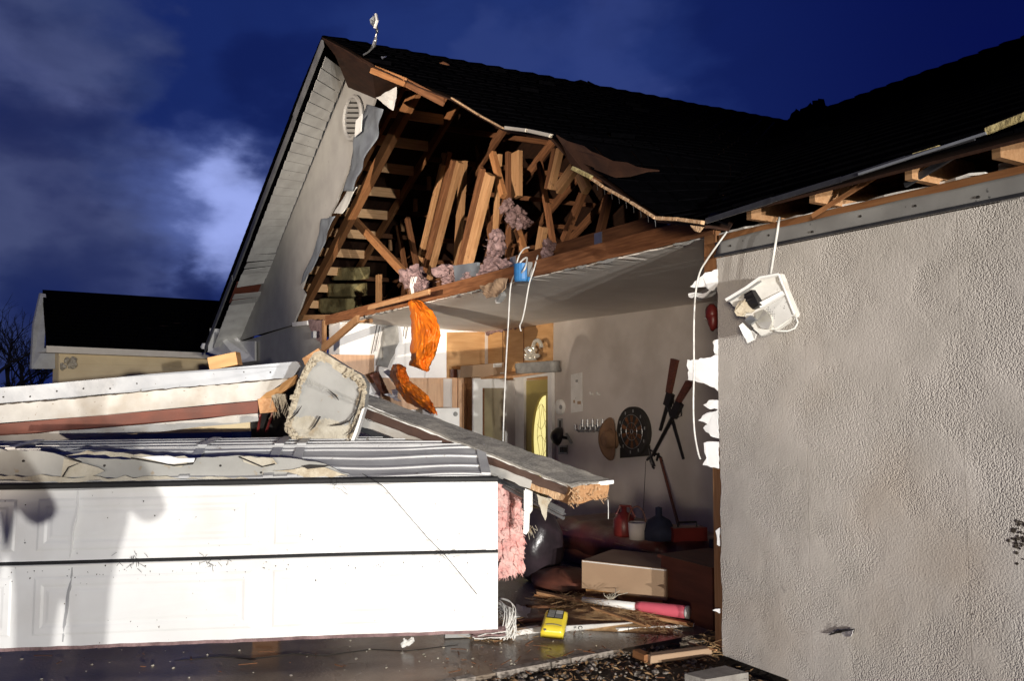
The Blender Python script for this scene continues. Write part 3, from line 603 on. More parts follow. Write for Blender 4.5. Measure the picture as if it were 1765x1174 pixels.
# --- rake soffit, slat by slat
A0, A1, B0, B1 = aY(561,97,3.53), aY(367,600,3.53), aY(597,124,4.04), aY(414,588,4.12)
NS = 38; R = random.Random(9)
for i in range(NS):
    t0, t1 = i/NS, (i+1)/NS - .0022
    ycen = 94 + 506*((i+.5)/NS)
    if i in (27,): continue
    a, b, c, d = A0.lerp(A1,t0), B0.lerp(B1,t0), B0.lerp(B1,t1), A0.lerp(A1,t1)
    nrm = (b-a).cross(d-a).normalized(); nrm = nrm if nrm.z < 0 else -nrm
    dr = .008*R.random() + (.07 if i in (28, 29) else .03 if i in (22,23,24,25) else 0)
    m = MB(); a2, b2, c2, d2 = a+nrm*dr*R.random(), b+nrm*dr, c+nrm*(dr*R.uniform(.3,1)+.014), d+nrm*.014
    m.slab([a2, b2, c2, d2], -nrm*.006); m.build('soffit_slat', M['gable'] if i in (28,29) else M['soffit'], H)
m = MB(); a, b, c, d = A0.lerp(A1,26.8/NS), B0.lerp(B1,26.8/NS), B0.lerp(B1,30.2/NS), A0.lerp(A1,30.2/NS); m.slab([a+V((0,0,.07)), b+V((0,0,.07)), c+V((0,0,.07)), d+V((0,0,.07))], (0,0,.02)); m.build('exposed_rafter', M['redbrown'], H)
# dark rake fascia outside the soffit
f0, f1 = aY(556,72,3.5), aY(352,604,3.5); sd = (f1-f0).normalized(); un = V((0,1,0)).cross(sd).normalized(); un = un if un.z > 0 else -un
R = random.Random(14)
for k in range(6):
    p, q = f0.lerp(f1, k/6+.001), f0.lerp(f1, (k+1)/6); 
    m = MB(); o = R.uniform(-.012,.012); m.hexa([p-un*.07+V((0,o,0)), q-un*.07+V((0,o,0)), q-un*.07+V((0,.03+o,0)), p-un*.07+V((0,.03+o,0)), p+un*.055+V((0,o,0)), q+un*.055+V((0,o,0)), q+un*.055+V((0,.03+o,0)), p+un*.055+V((0,.03+o,0))]); m.build('rake_fascia', M['fascia'], H)
# eave return box at the foot of the rake
m = MB(); m.slab([aY(362,566,3.52), aY(398,568,3.9), aY(414,588,4.05), aY(439,588,4.05), aY(439,622,4.05), aY(412,626,3.8), aY(358,607,3.52)], (-.1,.06,0)); m.build('eave_return', M['white'], H)
m = MB(); p = aY(352,598,3.5); m.tube([p+V((0,0,.08)), p, p-V((0,0,.05))], [.05,.08,.06], 8); m.build('gutter_end', M['white'], H)
# --- gable wall (what is left of it) and the wall below
gp = [(585,98),(636,126),(648,165),(634,205),(622,232),(598,300),(580,348),(560,390),(546,420),(530,470),(520,498),(526,507),(518,530),(505,560),(440,578),(412,588)]
m = MB(); m.slab(jag([aY(x,y,YF) for x,y in gp], .25, .02, 3, which=range(2,13)), (0,.03,0)); m.build('gable_wall', M['gable'], H)
m = MB(); m.slab([aY(404,592,YF+.05), aY(440,582,YF+.05), aY(503,562,YF+.05), aY(556,556,YF+.05), aY(557,660,YF+.05), aY(404,700,YF+.05)], (0,.05,0)); m.build('front_wall', M['gable'], H)
m = MB(); m.slab([aY(503,556,YF-.02), aY(529,553,YF-.02), aY(529,560,YF-.02), aY(504,563,YF-.02)], (0,.05,0)); m.build('trim_block', M['white'], H)
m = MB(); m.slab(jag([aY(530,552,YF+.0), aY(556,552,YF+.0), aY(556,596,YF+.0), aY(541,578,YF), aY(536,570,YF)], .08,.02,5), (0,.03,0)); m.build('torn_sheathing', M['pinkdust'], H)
m = MB(); m.box((-.1,-.05,-.1),(.1,.05,.1)); c = aY(541,577,4.0); m.v = [c+p*.55 for p in m.v]; m.build('outlet_box', M['steel'], H)
board('door_jamb', aY(559,553,4.1), aY(559,720,4.1), .05, .10, M['woodb'], H)
# torn house wrap curling off the sheathing
def wrap(pts, amp, seed, mt='wrap'):
    m = MB(); P = [aY(x,y,yy) for x,y,yy in pts]
    m.thick(crumple(P[0],P[1],P[2],P[3],amp,1.6,seed), 10, 22, (0,.006,0)); m.build('torn_house_wrap', M[mt], H, smooth=True)
wrap([(626,178,4.03),(662,188,3.95),(612,330,3.95),(596,330,4.04)], .10, 2)
wrap([(600,322,4.02),(616,322,3.96),(588,368,3.92),(575,368,3.96)], .05, 5, 'soffit')
wrap([(556,378,4.02),(576,372,3.95),(540,468,3.93),(521,492,4.0)], .07, 9)
m = MB(); m.thick(crumple(aY(648,168,3.97), aY(684,149,3.92), aY(683,168,3.92), aY(676,190,3.95), .03, 4), 6, 6, (0,.006,0)); m.build('torn_white_flap', M['white'], H)
# oval louvred vent on the gable wall
vc = (608, 203); vent = node('gable_vent', H, aY(*vc, YF-.04))
def vp(a, k=1.0, off=.05): return aY(vc[0]+14.5*k*math.cos(a)+ (2.5*k*math.sin(a)), vc[1]-37*k*math.sin(a), YF-off)
m = MB(); m.tube([vp(2*math.pi*k/28) for k in range(29)], .035, 6, False); m.build('vent_frame', M['gable'], vent)
m = MB(); m.slab([vp(2*math.pi*k/24, .97, .01) for k in range(24)], (0,.008,0)); m.build('vent_back', M['dark'], vent)
for k in range(8):
    s = -.82 + k*.235; h = math.sqrt(max(0, 1-s*s))*.95
    p, q = aY(vc[0]-14.5*h+2.5*s, vc[1]-37*s, YF-.04), aY(vc[0]+14.5*h+2.5*s, vc[1]-37*s, YF-.04)
    board('louver', p, q, .05, .012, M['gable'], vent, up=(0,.75,.65))
m = MB(); m.slab([aY(613,208,3.93), aY(624,196,3.93), aY(622,226,3.93), aY(611,236,3.93)], (0,.01,0)); m.build('vent_flange', M['white'], vent)
# ------------------------------------------------------------------ attic: plates, trusses, lookouts
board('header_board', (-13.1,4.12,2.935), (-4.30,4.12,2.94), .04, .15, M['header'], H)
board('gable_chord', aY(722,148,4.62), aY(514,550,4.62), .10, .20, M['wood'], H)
board('header_board', (-10.6,4.62,3.16), (-4.3,4.62,3.18), .04, .22, M['woodd'], H)  # set back; its shade is put into the darker pine
board('header_board', aY(516,549,4.3), aY(640,549,4.3), .05, .13, M['woodb'], H)
for k, x in enumerate((-5.35, -6.4, -8.0)):
    m = MB(); m.box((x,4.592,3.08),(x+.12,4.598,3.27)); m.build('truss_plate', M['steel'], H)
def lz(x, y):
    u = (x-RIDGE.x)/(LE.x-RIDGE.x); v = (y-RIDGE.y)/(RE.y-RIDGE.y); return lslope(u, v).z
BZ = 2.93
def rz(x, y):
    s = (x-RIDGE.x)/(EV.x-RIDGE.x); a, b = interp(ty and tx, tz, x), RE.z + (EV.z-RE.z)*s
    ya, yb = interp(tx, ty, x), RE.y + (EV.y+.2-RE.y)*s
    k = min(1, max(0, (y-ya)/max(.1, yb-ya))); return a + (b-a)*k
TY = [4.95, 6.0, 7.1, 8.2, 9.3, 10.4]
trusses = []
for i, y in enumerate(TY):
    t = node('roof_truss', H, (RIDGE.x, y, BZ)); trusses.append(t)
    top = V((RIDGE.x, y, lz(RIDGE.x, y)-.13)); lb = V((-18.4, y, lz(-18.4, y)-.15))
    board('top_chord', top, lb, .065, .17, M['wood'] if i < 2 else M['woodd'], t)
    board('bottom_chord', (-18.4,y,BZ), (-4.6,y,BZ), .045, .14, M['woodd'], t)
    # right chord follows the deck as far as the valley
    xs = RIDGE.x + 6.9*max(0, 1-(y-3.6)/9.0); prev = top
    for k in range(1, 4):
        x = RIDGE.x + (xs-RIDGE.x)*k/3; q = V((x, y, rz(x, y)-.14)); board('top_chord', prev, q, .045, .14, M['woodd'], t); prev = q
# lookouts (rungs) between the two first chords
for k in range(12):
    f = .055 + k*.0715; x = RIDGE.x + (LE.x-RIDGE.x)*f
    p, q = V((x, TY[0]+.03, lz(x, TY[0])-.13)), V((x-.02, TY[1]-.03, lz(x, TY[1])-.13))
    board('lookout', p, q, .045, .175, M['rung'], trusses[0])
    if k in (2,3,4,5,6,9): board('lookout_block', q+V((-.3,.45,.02)), q+V((-.3,.45,-.22)), .07, .07, M['woodb'], trusses[1])
R = random.Random(40)
for k in range(40):                                                           # purlins deeper under the left slope
    x = RIDGE.x - .6 - (k % 10)*.75; y0 = TY[1] + (k//10)*1.1
    board('purlin', (x,y0,lz(x,y0)-.1), (x,y0+1.1,lz(x,y0+1.1)-.1), .045, .09, M['woodd'], H)
def web(pa, pb, Y, w, mt='wood', h=.075, ti=0, ext=True, seed=0):
    a, b = aY(*pa, Y), aY(*pb, Y)
    if ext and b.z > BZ: b = a + (b-a)*((a.z-BZ)/(a.z-b.z))
    board('web_board', a, b, h, w, M[mt], trusses[ti], up=(0,1,0) if False else (1,0,0.01), seed=seed)
web((763,284),(722,455), 6.0, .10, 'woodb', ti=1)  # pale boards paint the lit faces of the webs, dark ones the shaded
web((775,262),(726,470), 6.08, .07, 'woodd', ti=1)
web((793,279),(735,499), 5.7, .12, 'woodb', ti=1)
web((782,276),(728,480), 5.8, .07, 'woodd', ti=1)
web((799,278),(788,458), 6.3, .19, 'woodb', ti=1)
web((845,300),(806,458), 5.4, .19, 'woodb', ti=0)
web((832,290),(792,458), 5.5, .08, 'woodd', ti=0)
web((849,264),(868,338), 5.6, .10, 'wood', ti=0, ext=False)
web((876,262),(876,340), 6.6, .08, 'woodd', ti=1)
web((891,262),(891,340), 5.9, .20, 'woodb', ti=1, ext=False)
web((861,266),(858,320), 7.1, .09, 'woodb', ti=2)
web((966,256),(950,326), 5.2, .07, 'woodb', ti=0, ext=False)
web((958,256),(944,326), 5.25, .06, 'woodd', ti=0, ext=False)
web((990,289),(962,327), 5.0, .12, 'woodb', ti=0, ext=False)
web((1000,300),(1012,328), 5.0, .11, 'woodb', ti=0, ext=False)
web((937,391),(926,455), 4.9, .10, 'woodb', ti=0)
web((892,396),(912,460), 5.0, .07, 'wood', ti=0)
web((604,371),(702,477), 4.88, .13, 'wood', ti=0, ext=False)
web((702,376),(719,463), 5.9, .10, 'woodd', ti=1)
web((686,390),(700,470), 6.2, .09, 'woodd', ti=1)
web((653,474),(653,515), 5.4, .14, 'woodb', ti=0)
for (a, b, Y, ti) in (((735,225),(700,470),7.1,2),((820,230),(850,440),7.1,2),((760,235),(800,450),8.2,3),((900,250),(840,440),8.2,3),((930,280),(955,430),7.0,2),((1010,320),(965,430),6.0,1),
                      ((1050,335),(1030,420),5.6,0),((870,240),(880,430),9.3,4),((700,330),(760,470),9.3,4)): web(a, b, Y, .09, 'woodd', ti=ti)
# ceiling board below the attic, torn at its front edge
m = MB()
def cf(u, v):
    x = -13.0 + 10.6*u; y = 4.13 + 2.3*v
    p = V((x, y, 2.855 - .10*v + .007*nz((x,y,0), .8)))
    if v == 0: p.y += .03*nz((x,0,0), 5) + .02*nz((x,0,0), 17, 3); p.z += .012*nz((x,0,0), 12, 7)
    return p
m.thick(cf, 150, 10, (0,0,.014)); m.build('ceiling_board', M['ceil'], H)
m = MB(); m.box((-13.2,4.3,3.02),(-2.3,12.4,3.05)); m.build('attic_floor', M['woodd'], H)
R = random.Random(77)
for k in range(16):
    x = R.uniform(-11.5,-4.6); m = MB(); a = V((x, 4.10, 2.86)); m.slab(jag([a, a+V((R.uniform(.08,.3),0,.0)), a+V((R.uniform(.05,.2),.0,-R.uniform(.01,.03))), a+V((.02,0,-.012))], .04, .006, k), (0,.01,0)); m.build('torn_ceiling_paper', M['paper'], H)
# curled bark-brown sheathing hanging at the header near the middle
m = MB(); m.thick(crumple(aY(826,492,4.02), aY(872,478,4.02), aY(866,505,3.94), aY(838,514,3.94), .05, 6, 3), 10, 8, (0,.01,0)); m.build('hanging_paper', M['cardboard'], H)
# clumps of dusty insulation caught in the attic
def clump(nm, mt, pts, seed):
    m = MB(); R = random.Random(seed)
    for (px, py, Y, r) in pts:
        c = aY(px, py, Y)
        for k in range(3):
            b0 = len(m.v); q = c + V((R.uniform(-1,1), R.uniform(-1,1), R.uniform(-1,1)))*r*.55; rr = r*R.uniform(.6,.9)
            m.ball(q, (rr, rr*R.uniform(.7,1.2), rr*R.uniform(.5,1.0)), 26, 18)
            for i_ in range(b0, len(m.v)):
                d_ = m.v[i_]-q; u_ = d_.normalized() if d_.length > 1e-6 else d_
                m.v[i_] = q + d_*(1 + .75*nz(u_*1.3, 1, seed+k) + .45*nz(u_*2.6, 1, seed+k+9) + .12*nz(u_*9, 1, k))
        for k in range(24):
            a_ = c + V((R.uniform(-1,1), R.uniform(-1,.3), R.uniform(-1,1)))*r*.8; m.tube([a_, a_ + V((R.uniform(-1,1), R.uniform(-1,1), R.uniform(-1.4,.5)))*r*.45], [.004,.0015], 3)
    o = m.build(nm, M[mt], H, fix=False); return o
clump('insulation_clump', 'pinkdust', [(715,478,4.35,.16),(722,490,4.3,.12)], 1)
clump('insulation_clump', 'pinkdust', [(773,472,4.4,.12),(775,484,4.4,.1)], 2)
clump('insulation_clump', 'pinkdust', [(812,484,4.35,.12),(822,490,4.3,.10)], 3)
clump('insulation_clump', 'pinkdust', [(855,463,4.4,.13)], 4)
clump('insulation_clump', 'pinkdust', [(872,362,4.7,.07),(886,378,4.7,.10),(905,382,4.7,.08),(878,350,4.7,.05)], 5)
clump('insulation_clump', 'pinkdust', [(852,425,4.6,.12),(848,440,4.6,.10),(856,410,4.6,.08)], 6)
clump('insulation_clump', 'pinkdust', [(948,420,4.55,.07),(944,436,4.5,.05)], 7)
for (x0,x1,y0,y1) in ((572,612,462,474),(563,608,490,503),(548,600,515,531)):
    m = MB(); a, b, c, d = aY(x0,y0,5.6), aY(x1,y0,5.6), aY(x1,y1+9,5.6), aY(x0,y1+9,5.6); m.thick(crumple(a,b,c,d,.05,5,x0), 10, 5, (0,.3,.05)); m.build('insulation_batt', M['batt'], H, smooth=True)
m = MB(); m.slab([aY(781,458,4.3), aY(822,452,4.3), aY(820,480,4.3), aY(786,496,4.3)], (0,.04,0)); m.build('grey_sheet', M['wrap'], H)

# ------------------------------------------------------------------ inside the room
m = MB(); m.box((-12.1,YD,0),(-2.3,YD+.1,2.9)); m.build('inner_wall', M['inner'], H)
m = MB(); m.box((-2.35,4.16,0),(-2.25,YD,2.9)); m.build('side_wall', M['inner'], H)
W0, W1 = V((-12.42,4.12,0)), V((-11.98,YD,0)); wd = (W1-W0).normalized(); wn = V((wd.y,-wd.x,0))   # wn looks back at the camera
def CW(px, py, off=0.0):
    d = ray(px, py); o = W0 + wn*off; t = (o-CAM).dot(wn)/d.dot(wn); return CAM + d*t
m = MB(); m.slab([W0, W1, W1+V((0,0,2.88)), W0+V((0,0,2.88))], -wn*.1); m.build('end_wall', M['drywall'], H)
m = MB(); m.slab([(-13.2,4.19,0), W0, W0+V((0,0,2.88)), (-13.2,4.19,2.88)], (0,.06,0)); m.build('end_wall', M['drywall'], H)
m = MB(); m.slab(jag([CW(770,573,.012), CW(838,572,.012), CW(838,655,.012), CW(770,655,.012)], .3, .012, 3, (0,3)), -wn*.01); m.build('plywood_panel', M['ply'], H)
m = MB(); m.slab([aY(841,576,YD-.012), aY(953,550,YD-.012), aY(952,655,YD-.012), aY(841,655,YD-.012)], (0,.01,0)); m.build('plywood_panel', M['ply'], H)
for i, xx in enumerate((866, 902)):
    m = MB(); m.slab([aY(xx,569-(xx-841)*.23,YD-.016), aY(xx+1.2,569-(xx-841)*.23,YD-.016), aY(xx+1.2,655,YD-.016), aY(xx,655,YD-.016)], (0,.003,0)); m.build('panel_joint', M['woodd'], H)
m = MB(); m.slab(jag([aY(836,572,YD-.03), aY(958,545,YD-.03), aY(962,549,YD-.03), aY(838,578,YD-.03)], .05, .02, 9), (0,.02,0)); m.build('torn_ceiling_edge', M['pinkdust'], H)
m = MB(); m.slab([CW(563,611,.02), CW(645,612,.02), CW(645,660,.02), CW(563,660,.02)], -wn*.01); m.build('wood_panel', M['oak'], H)
m = MB(); m.slab(jag([CW(662,562,.10), CW(686,560,.06), CW(688,590,.10), CW(668,634,.14), CW(648,630,.1)], .1, .015, 3), wn*.01); m.build('grey_wall_sheet', M['greyp'], H)  # ragged thin grey sheet just off the end wall
for i, (a, b) in enumerate((((650,560),(640,610)),((655,562),(646,606)),((700,545),(695,580)),((706,546),(699,584)))):
    m = MB(); m.tube([CW(*a,.05), CW(*b,.05)], .006, 4); m.build('hanging_thread', M['dark'], H)
# white door with a glass pane, standing open at right angles to the wall
XD = aY(888, 700, YD).x
def DX(px, py, off=0.0): return aX(px, py, XD+off)
sd_ = node('storm_door', H, DX(852, 700))
def quad(nm, pts, t, mt, par, **k):
    m = MB(); m.slab(pts, t); return m.build(nm, M[mt], par, **k)
for nm, x0, y0, x1, y1 in (('door_stile',816,652,832,905),('door_stile',871,656,889,905),('door_rail',832,653,871,669),('door_rail',832,790,871,905)):
    quad(nm, [DX(x0,y0), DX(x1,y0), DX(x1,y1), DX(x0,y1)], (-.04,0,0), 'white', sd_)
quad('door_glass', [DX(832,669,-.015), DX(871,669,-.015), DX(871,790,-.015), DX(832,790,-.015)], (-.008,0,0), 'pane', sd_)
quad('glass_bead', [DX(832,669,.004), DX(835,669,.004), DX(835,790,.004), DX(832,790,.004)], (-.01,0,0), 'woodd', sd_)
# yellow entry door with an oval lit glass
od = node('entry_door', H, aY(925, 780, YD))
def DY(px, py, off=0.03): return aY(px, py, YD-off)
quad('door_leaf', [DY(902,657,.02), DY(944,654,.02), DY(944,893,.02), DY(902,900,.02)], (0,.015,0), 'doory', od)
quad('door_casing', [DY(888,650,.06), DY(903,649,.06), DY(903,898,.06), DY(888,898,.06)], (0,.05,0), 'white', od)
quad('door_casing', [DY(944,645,.06), DY(951,643,.06), DY(951,892,.06), DY(944,893,.06)], (0,.05,0), 'white', od)
quad('door_casing', [DY(885,646,.065), DY(951,637,.065), DY(951,647,.065), DY(885,655,.065)], (0,.05,0), 'white', od)
def ov(a, kx=1.0, ky=1.0, off=.03): return DY(min(943.5, 940+20*kx*math.cos(a)), 756-74*ky*math.sin(a)-1.5*math.cos(a), off)
m = MB(); m.slab([ov(2*math.pi*k/40, 1, 1, .034) for k in range(40)], (0,.006,0)); m.build('oval_glass', M['glassy'], od)
m = MB(); m.tube([ov(2*math.pi*k/40, 1.14, 1.04, .04) for k in range(41)], .022, 6, False); m.build('glass_frame', M['doory'], od)
R = random.Random(2)
for k in range(5):                                                            # leading: a loose trellis of wavy lines
    y0 = 705 + k*26; m = MB(); m.tube([DY(926+t*3.4, y0 + (9 if k % 2 else -7)*math.sin(t*.9) + R.uniform(-2,2), .044) for t in range(6)], .0035, 4); m.build('leading', M['gold'], od)
for k in range(3):
    x = 928+k*5.5; m = MB(); m.tube([DY(x+2.2*math.sin(t*1.1+k*2), 694+t*13+k*3, .045) for t in range(9)], .0035, 4); m.build('leading', M['gold'], od)
# wall ledge above the door, and what stands on it
quad('storage_ledge', [aY(812,651,5.75), aY(884,648,6.0), aY(951,638,6.36), aY(884,640,6.38)], (0,0,-.03), 'oak', H)
def ibox(nm, label, cat, pts, t, mt, group=None):
    m = MB(); m.slab(pts, t); c = pts[0]; o = m.build(nm, M[mt]); return tag(o, label, cat, group)
bx = thing('cardboard_box', 'flat tan cardboard box with a pale label lying above the white glass door', 'box', aX(840,650,XD))
quad('box_body', [DX(815,630,.1), DX(868,625,.1), DX(869,650,.1), DX(814,650,.1)], (-.4,0,0), 'cardboard', bx)
quad('paper_label', [DX(850,627,.104), DX(865,626,.104), DX(865,633,.104), DX(850,634,.104)], (-.003,0,0), 'whitep', bx)
quad('paper_label', [DX(862,642,.104), DX(869,642,.104), DX(869,649,.104), DX(862,649,.104)], (-.003,0,0), 'whitep', bx)
m = MB(); m.thick(crumple(DY(888,626,.3), DY(950,622,.2), DY(950,641,.2), DY(888,645,.3), .03, 9), 16, 6, (0,.15,0)); tag(m.build('folded_blanket', M['greyp'], smooth=True), 'folded grey blanket on the ledge above the yellow door', 'blanket')
gl = thing('glass_ornament', 'shiny glass candle ornament with a ring on the grey blanket above the door', 'ornament', DY(917, 625, .25))
c = DY(915,622,.25); m = MB(); m.lathe(c, (0,0,1), [(0,0),(.09,.005),(.10,.05),(.06,.09),(.10,.15),(.08,.19),(.085,.19)], 16); m.build('glass_bowl', M['crystal'], gl, smooth=True)
cc = DY(926,600,.25); m = MB(); m.tube([cc+V((.11*math.cos(a), 0, .11*math.sin(a))) for a in [k*.42 for k in range(13)]], .03, 8); m.build('glass_ring', M['crystal'], gl, smooth=True)
for k, (x, y) in enumerate(((906,612),(911,600),(917,604),(922,612))):
    m = MB(); b = DY(x, 620, .25); q = DY(x, y, .25); m.tube([b, q], [.02,.012], 8); m.ball(q, .028, 8, 6); m.build('candle_arm', M['crystal'], gl, smooth=True)
# oak wall cabinets on the end wall
cb = thing('wall_cabinet', 'row of pale oak wall cabinets below the white end wall', 'cabinet', CW(715, 700, .3))
quad('cabinet_body', [CW(655,652,.02), CW(781,652,.02), CW(781,706,.02), CW(655,706,.02)], wn*.28, 'oak', cb)
for x0, x1 in ((658,712),(715,763)):
    d = quad('cabinet_door', [CW(x0,654,.302), CW(x1,654,.302), CW(x1,703,.302), CW(x0,703,.302)], wn*.018, 'oak', cb)
    quad('raised_panel', [CW(x0+8,662,.322), CW(x1-7,662,.322), CW(x1-7,696,.322), CW(x0+8,696,.322)], wn*.008, 'oak', d)
quad('side_panel', [CW(764,653,.301), CW(779,653,.301), CW(779,704,.301), CW(764,704,.301)], wn*.006, 'inner', cb)
tcab = thing('tall_cabinet', 'tall narrow oak cabinet left of the open white door', 'cabinet', CW(797, 740, .3))
p0, p1 = CW(781,652,.05), CW(815,652,.05); p0b, p1b = V((p0.x,p0.y,0)), V((p1.x,p1.y,0))
quad('cabinet_body', [p0, p1, p1b, p0b], wn*.32, 'oak', tcab)
for x0, x1 in ((797,803),(806,813)): quad('cabinet_door', [CW(x0,662,.375), CW(x1,662,.375), CW(x1,850,.375), CW(x0,850,.375)], wn*.015, 'woodb', tcab)
wb = thing('white_appliance', 'white appliance with a flat top beside the tall oak cabinet', 'appliance', (-11.1,5,0))
q0, q1 = aX(748,704,-11.1), aX(792,704,-11.1); m = MB(); m.hexa([(-11.5,q0.y,0),(-11.1,q0.y,0),(-11.1,q1.y,0),(-11.5,q1.y,0),(-11.5,q0.y,q0.z),(-11.1,q0.y,q0.z),(-11.1,q1.y,q0.z),(-11.5,q1.y,q0.z)]); m.build('appliance_body', M['white'], wb)
m = MB(); c = aX(785,714,-11.095); m.lathe(c, (1,0,0), [(0,.02),(.03,.018),(.035,0)], 14); m.build('control_knob', M['greyp'], wb)
sb = quad('small_box', [CW(785,638,.1), CW(803,638,.1), CW(803,651,.1), CW(785,651,.1)], wn*.15, 'white', None); tag(sb, 'small white box on top of the tall oak cabinet', 'box')
sb = quad('dark_box', [CW(776,637,.1), CW(784,637,.1), CW(784,651,.1), CW(776,651,.1)], wn*.15, 'mar2', None); tag(sb, 'narrow dark red box beside the small white box on the cabinets', 'box')
# things on the inner wall
po = quad('wall_poster', [DY(984,646,.012), DY(1003,642,.012), DY(1004,709,.012), DY(984,712,.012)], (0,.006,0), 'whitep', None); tag(po, 'tall pale paper poster pinned on the dim inner wall', 'poster')
for i, (x,y,w,h,mt) in enumerate(((992,655,4,4,'greyp'),(995,692,6,5,'cardboard'),(988,690,3,5,'cardboard'))):
    quad('printed_patch', [DY(x,y,.014), DY(x+w,y-.5,.014), DY(x+w,y+h,.014), DY(x,y+h,.014)], (0,.0015,0), mt, po)
th = thing('thermostat', 'small round white thermostat right of the yellow door', 'thermostat', DY(967,702)); m = MB(); m.lathe(DY(967,702,.0), (0,-1,0), [(.11,0),(.11,.03),(.08,.05),(0,.052)], 22); m.build('cover', M['whitep'], th, smooth=True)
m = MB(); m.lathe(DY(967,702,.052), (0,-1,0), [(.03,0),(.03,.012),(0,.013)], 12); m.build('dial', M['greyp'], th)
for nm, lb, x0, y0, x1, y1 in (('intercom','narrow dark wall intercom under the round thermostat',963,722,970,742),('light_switch','dark switch plate with a pale rim low beside the yellow door',964,768,979,783)):
    t = thing(nm, lb, 'switch', DY((x0+x1)/2,(y0+y1)/2)); quad('plate', [DY(x0,y0,0), DY(x1,y0-.5,0), DY(x1,y1,0), DY(x0,y1+.5,0)], (0,-.02,0), 'greyp', t)
    quad('rocker', [DY(x0+2,y0+3,.021), DY((x0+x1)/2,y0+3,.021), DY((x0+x1)/2,y1-3,.021), DY(x0+2,y1-3,.021)], (0,-.012,0), 'dark', t)
    if x1-x0 > 10: quad('rocker', [DY((x0+x1)/2+2,y0+3,.021), DY(x1-2,y0+3,.021), DY(x1-2,y1-3,.021), DY((x0+x1)/2+2,y1-3,.021)], (0,-.012,0), 'dark', t)
wl = thing('wall_bell', 'small dark dome bell on a bracket above the switch plate', 'bell', DY(980,756)); m = MB(); m.lathe(DY(980,756,.0), (-.2,-1,.2), [(.02,0),(.02,.1),(.13,.14),(.11,.2),(.05,.25),(0,.26)], 16); m.build('dome', M['gun'], wl, smooth=True)
m = MB(); m.bar(DY(976,748,.02), DY(985,764,.02), .03, .03); m.build('bracket', M['steel'], wl)
hr = thing('hook_rack', 'metal rack of coat hooks on the dim inner wall', 'hook rack', DY(1021,742)); m = MB(); m.bar(DY(1001,741,.02), DY(1042,739,.02), .02, .07); m.build('rack_bar', M['steel'], hr)
for k in range(5):
    b = DY(1004+k*8.6, 736, .03); m = MB(); m.tube([b+V((0,0,.10)), b, b+V((0,-.06,-.06)), b+V((0,-.11,-.03)), b+V((0,-.12,.03))], .014, 6); m.build('hook', M['steel'], hr)
sc2 = thing('small_hooks', 'pair of small pale screw hooks right of the poster', 'hook', DY(1028,680)); 
for x in (1022, 1034): m = MB(); b = DY(x,680,.0); m.tube([b, b+V((0,-.04,0)), b+V((0,-.05,.03))], .012, 6); m.build('hook', M['whitep'], sc2)
ht = thing('cowboy_hat', 'brown cowboy hat hung on the wall beside the dartboard', 'hat', DY(1056,757)); hc = DY(1056,757,.05)
m = MB(); 
def hat(u, v):
    a = u*2*math.pi; r = .10 + .12*v; return hc + V((r*.78*math.cos(a), -.02 - .06*v*v*(math.cos(a)**2) - .02, r*1.22*math.sin(a)))
m.thick(hat, 32, 5, (0,.008,0)); m.build('brim', M['felt'], ht, smooth=True)
m = MB(); m.lathe(hc, (-.15,-1,-.1), [(.125,-.02),(.12,.03),(.105,.10),(.08,.13),(.03,.12),(0,.105)], 22); m.build('crown', M['felt'], ht, smooth=True)
db = thing('dartboard', 'round dark dartboard between the hat and the toy rifles', 'dartboard', DY(1096,746)); dc = DY(1096,744,.0)
m = MB(); m.lathe(dc, (0,-1,0), [(.30,0),(.30,.06),(.285,.065),(.27,.06),(0,.06)], 40); m.build('board_rim', M['dark'], db)
for k in range(20):
    for (r0_, r1_) in ((.025,.10),(.11,.20)):
        m = MB(); a0, a1 = (k-.5)*math.pi/10, (k+.5)*math.pi/10; pts = [dc+V((r*math.cos(a), -.061, r*math.sin(a))) for r, a in ((r0_,a0+.02),(r1_,a0+.02),(r1_,a1-.02),(r0_,a1-.02))]
        m.slab(pts, (0,-.004,0)); m.build('wedge', M['woodd'] if k % 2 else M['dark'], db)
for r in (.105,.205,.025):
    m = MB(); m.tube([dc+V((r*math.cos(a*.2094), -.067, r*math.sin(a*.2094))) for a in range(31)], .003, 4, False); m.build('wire_ring', M['steel'], db)
quad('backing_board', [DY(1072,772,.005), DY(1121,768,.005), DY(1121,786,.005), DY(1072,790,.005)], (0,-.03,0), 'dark', db)
for k in range(10):
    a = k*math.pi/5+.2; m = MB(); p = dc+V((.25*math.cos(a), -.062, .25*math.sin(a))); m.box(p+V((-.008,-.004,-.018)), p+V((.008,0,.018))); m.build('number_mark', M['greyp'], db)
def rifle(lb, s, r, b, e, off):
    t = thing('toy_rifle', lb, 'rifle', DY(*r, off), 'crossed rifles on the inner wall')
    m = MB(); m.slab([DY(s[0]-5,s[1]-2,off), DY(s[0]+5,s[1]+1,off), DY(r[0]+3,r[1],off), DY(r[0]-4,r[1]-2,off)], (0,-.045,0)); m.build('stock', M['stock'], t)
    m = MB(); m.bar(DY(*r,off+.02), DY(*b,off+.02), .05, .10); m.build('receiver', M['gun'], t)
    m = MB(); m.tube([DY(*b,off+.02), DY(*e,off+.02)], [.024,.02], 8); m.build('barrel', M['gun'], t)
    m = MB(); c = DY((r[0]+b[0])/2,(r[1]+b[1])/2,off+.02); m.tube([c, c+V((.03,-.01,-.09)), c+V((.09,-.01,-.07)), c+V((.08,0,0))], .008, 5); m.build('trigger_guard', M['gun'], t)
rifle('upright rifle with dark wooden stock, left one of the crossed pair', (1166,620), (1156,678), (1150,700), (1138,742), .03)
rifle('slanting rifle with reddish stock, right one of the crossed pair', (1192,658), (1172,694), (1160,718), (1126,783), .09)
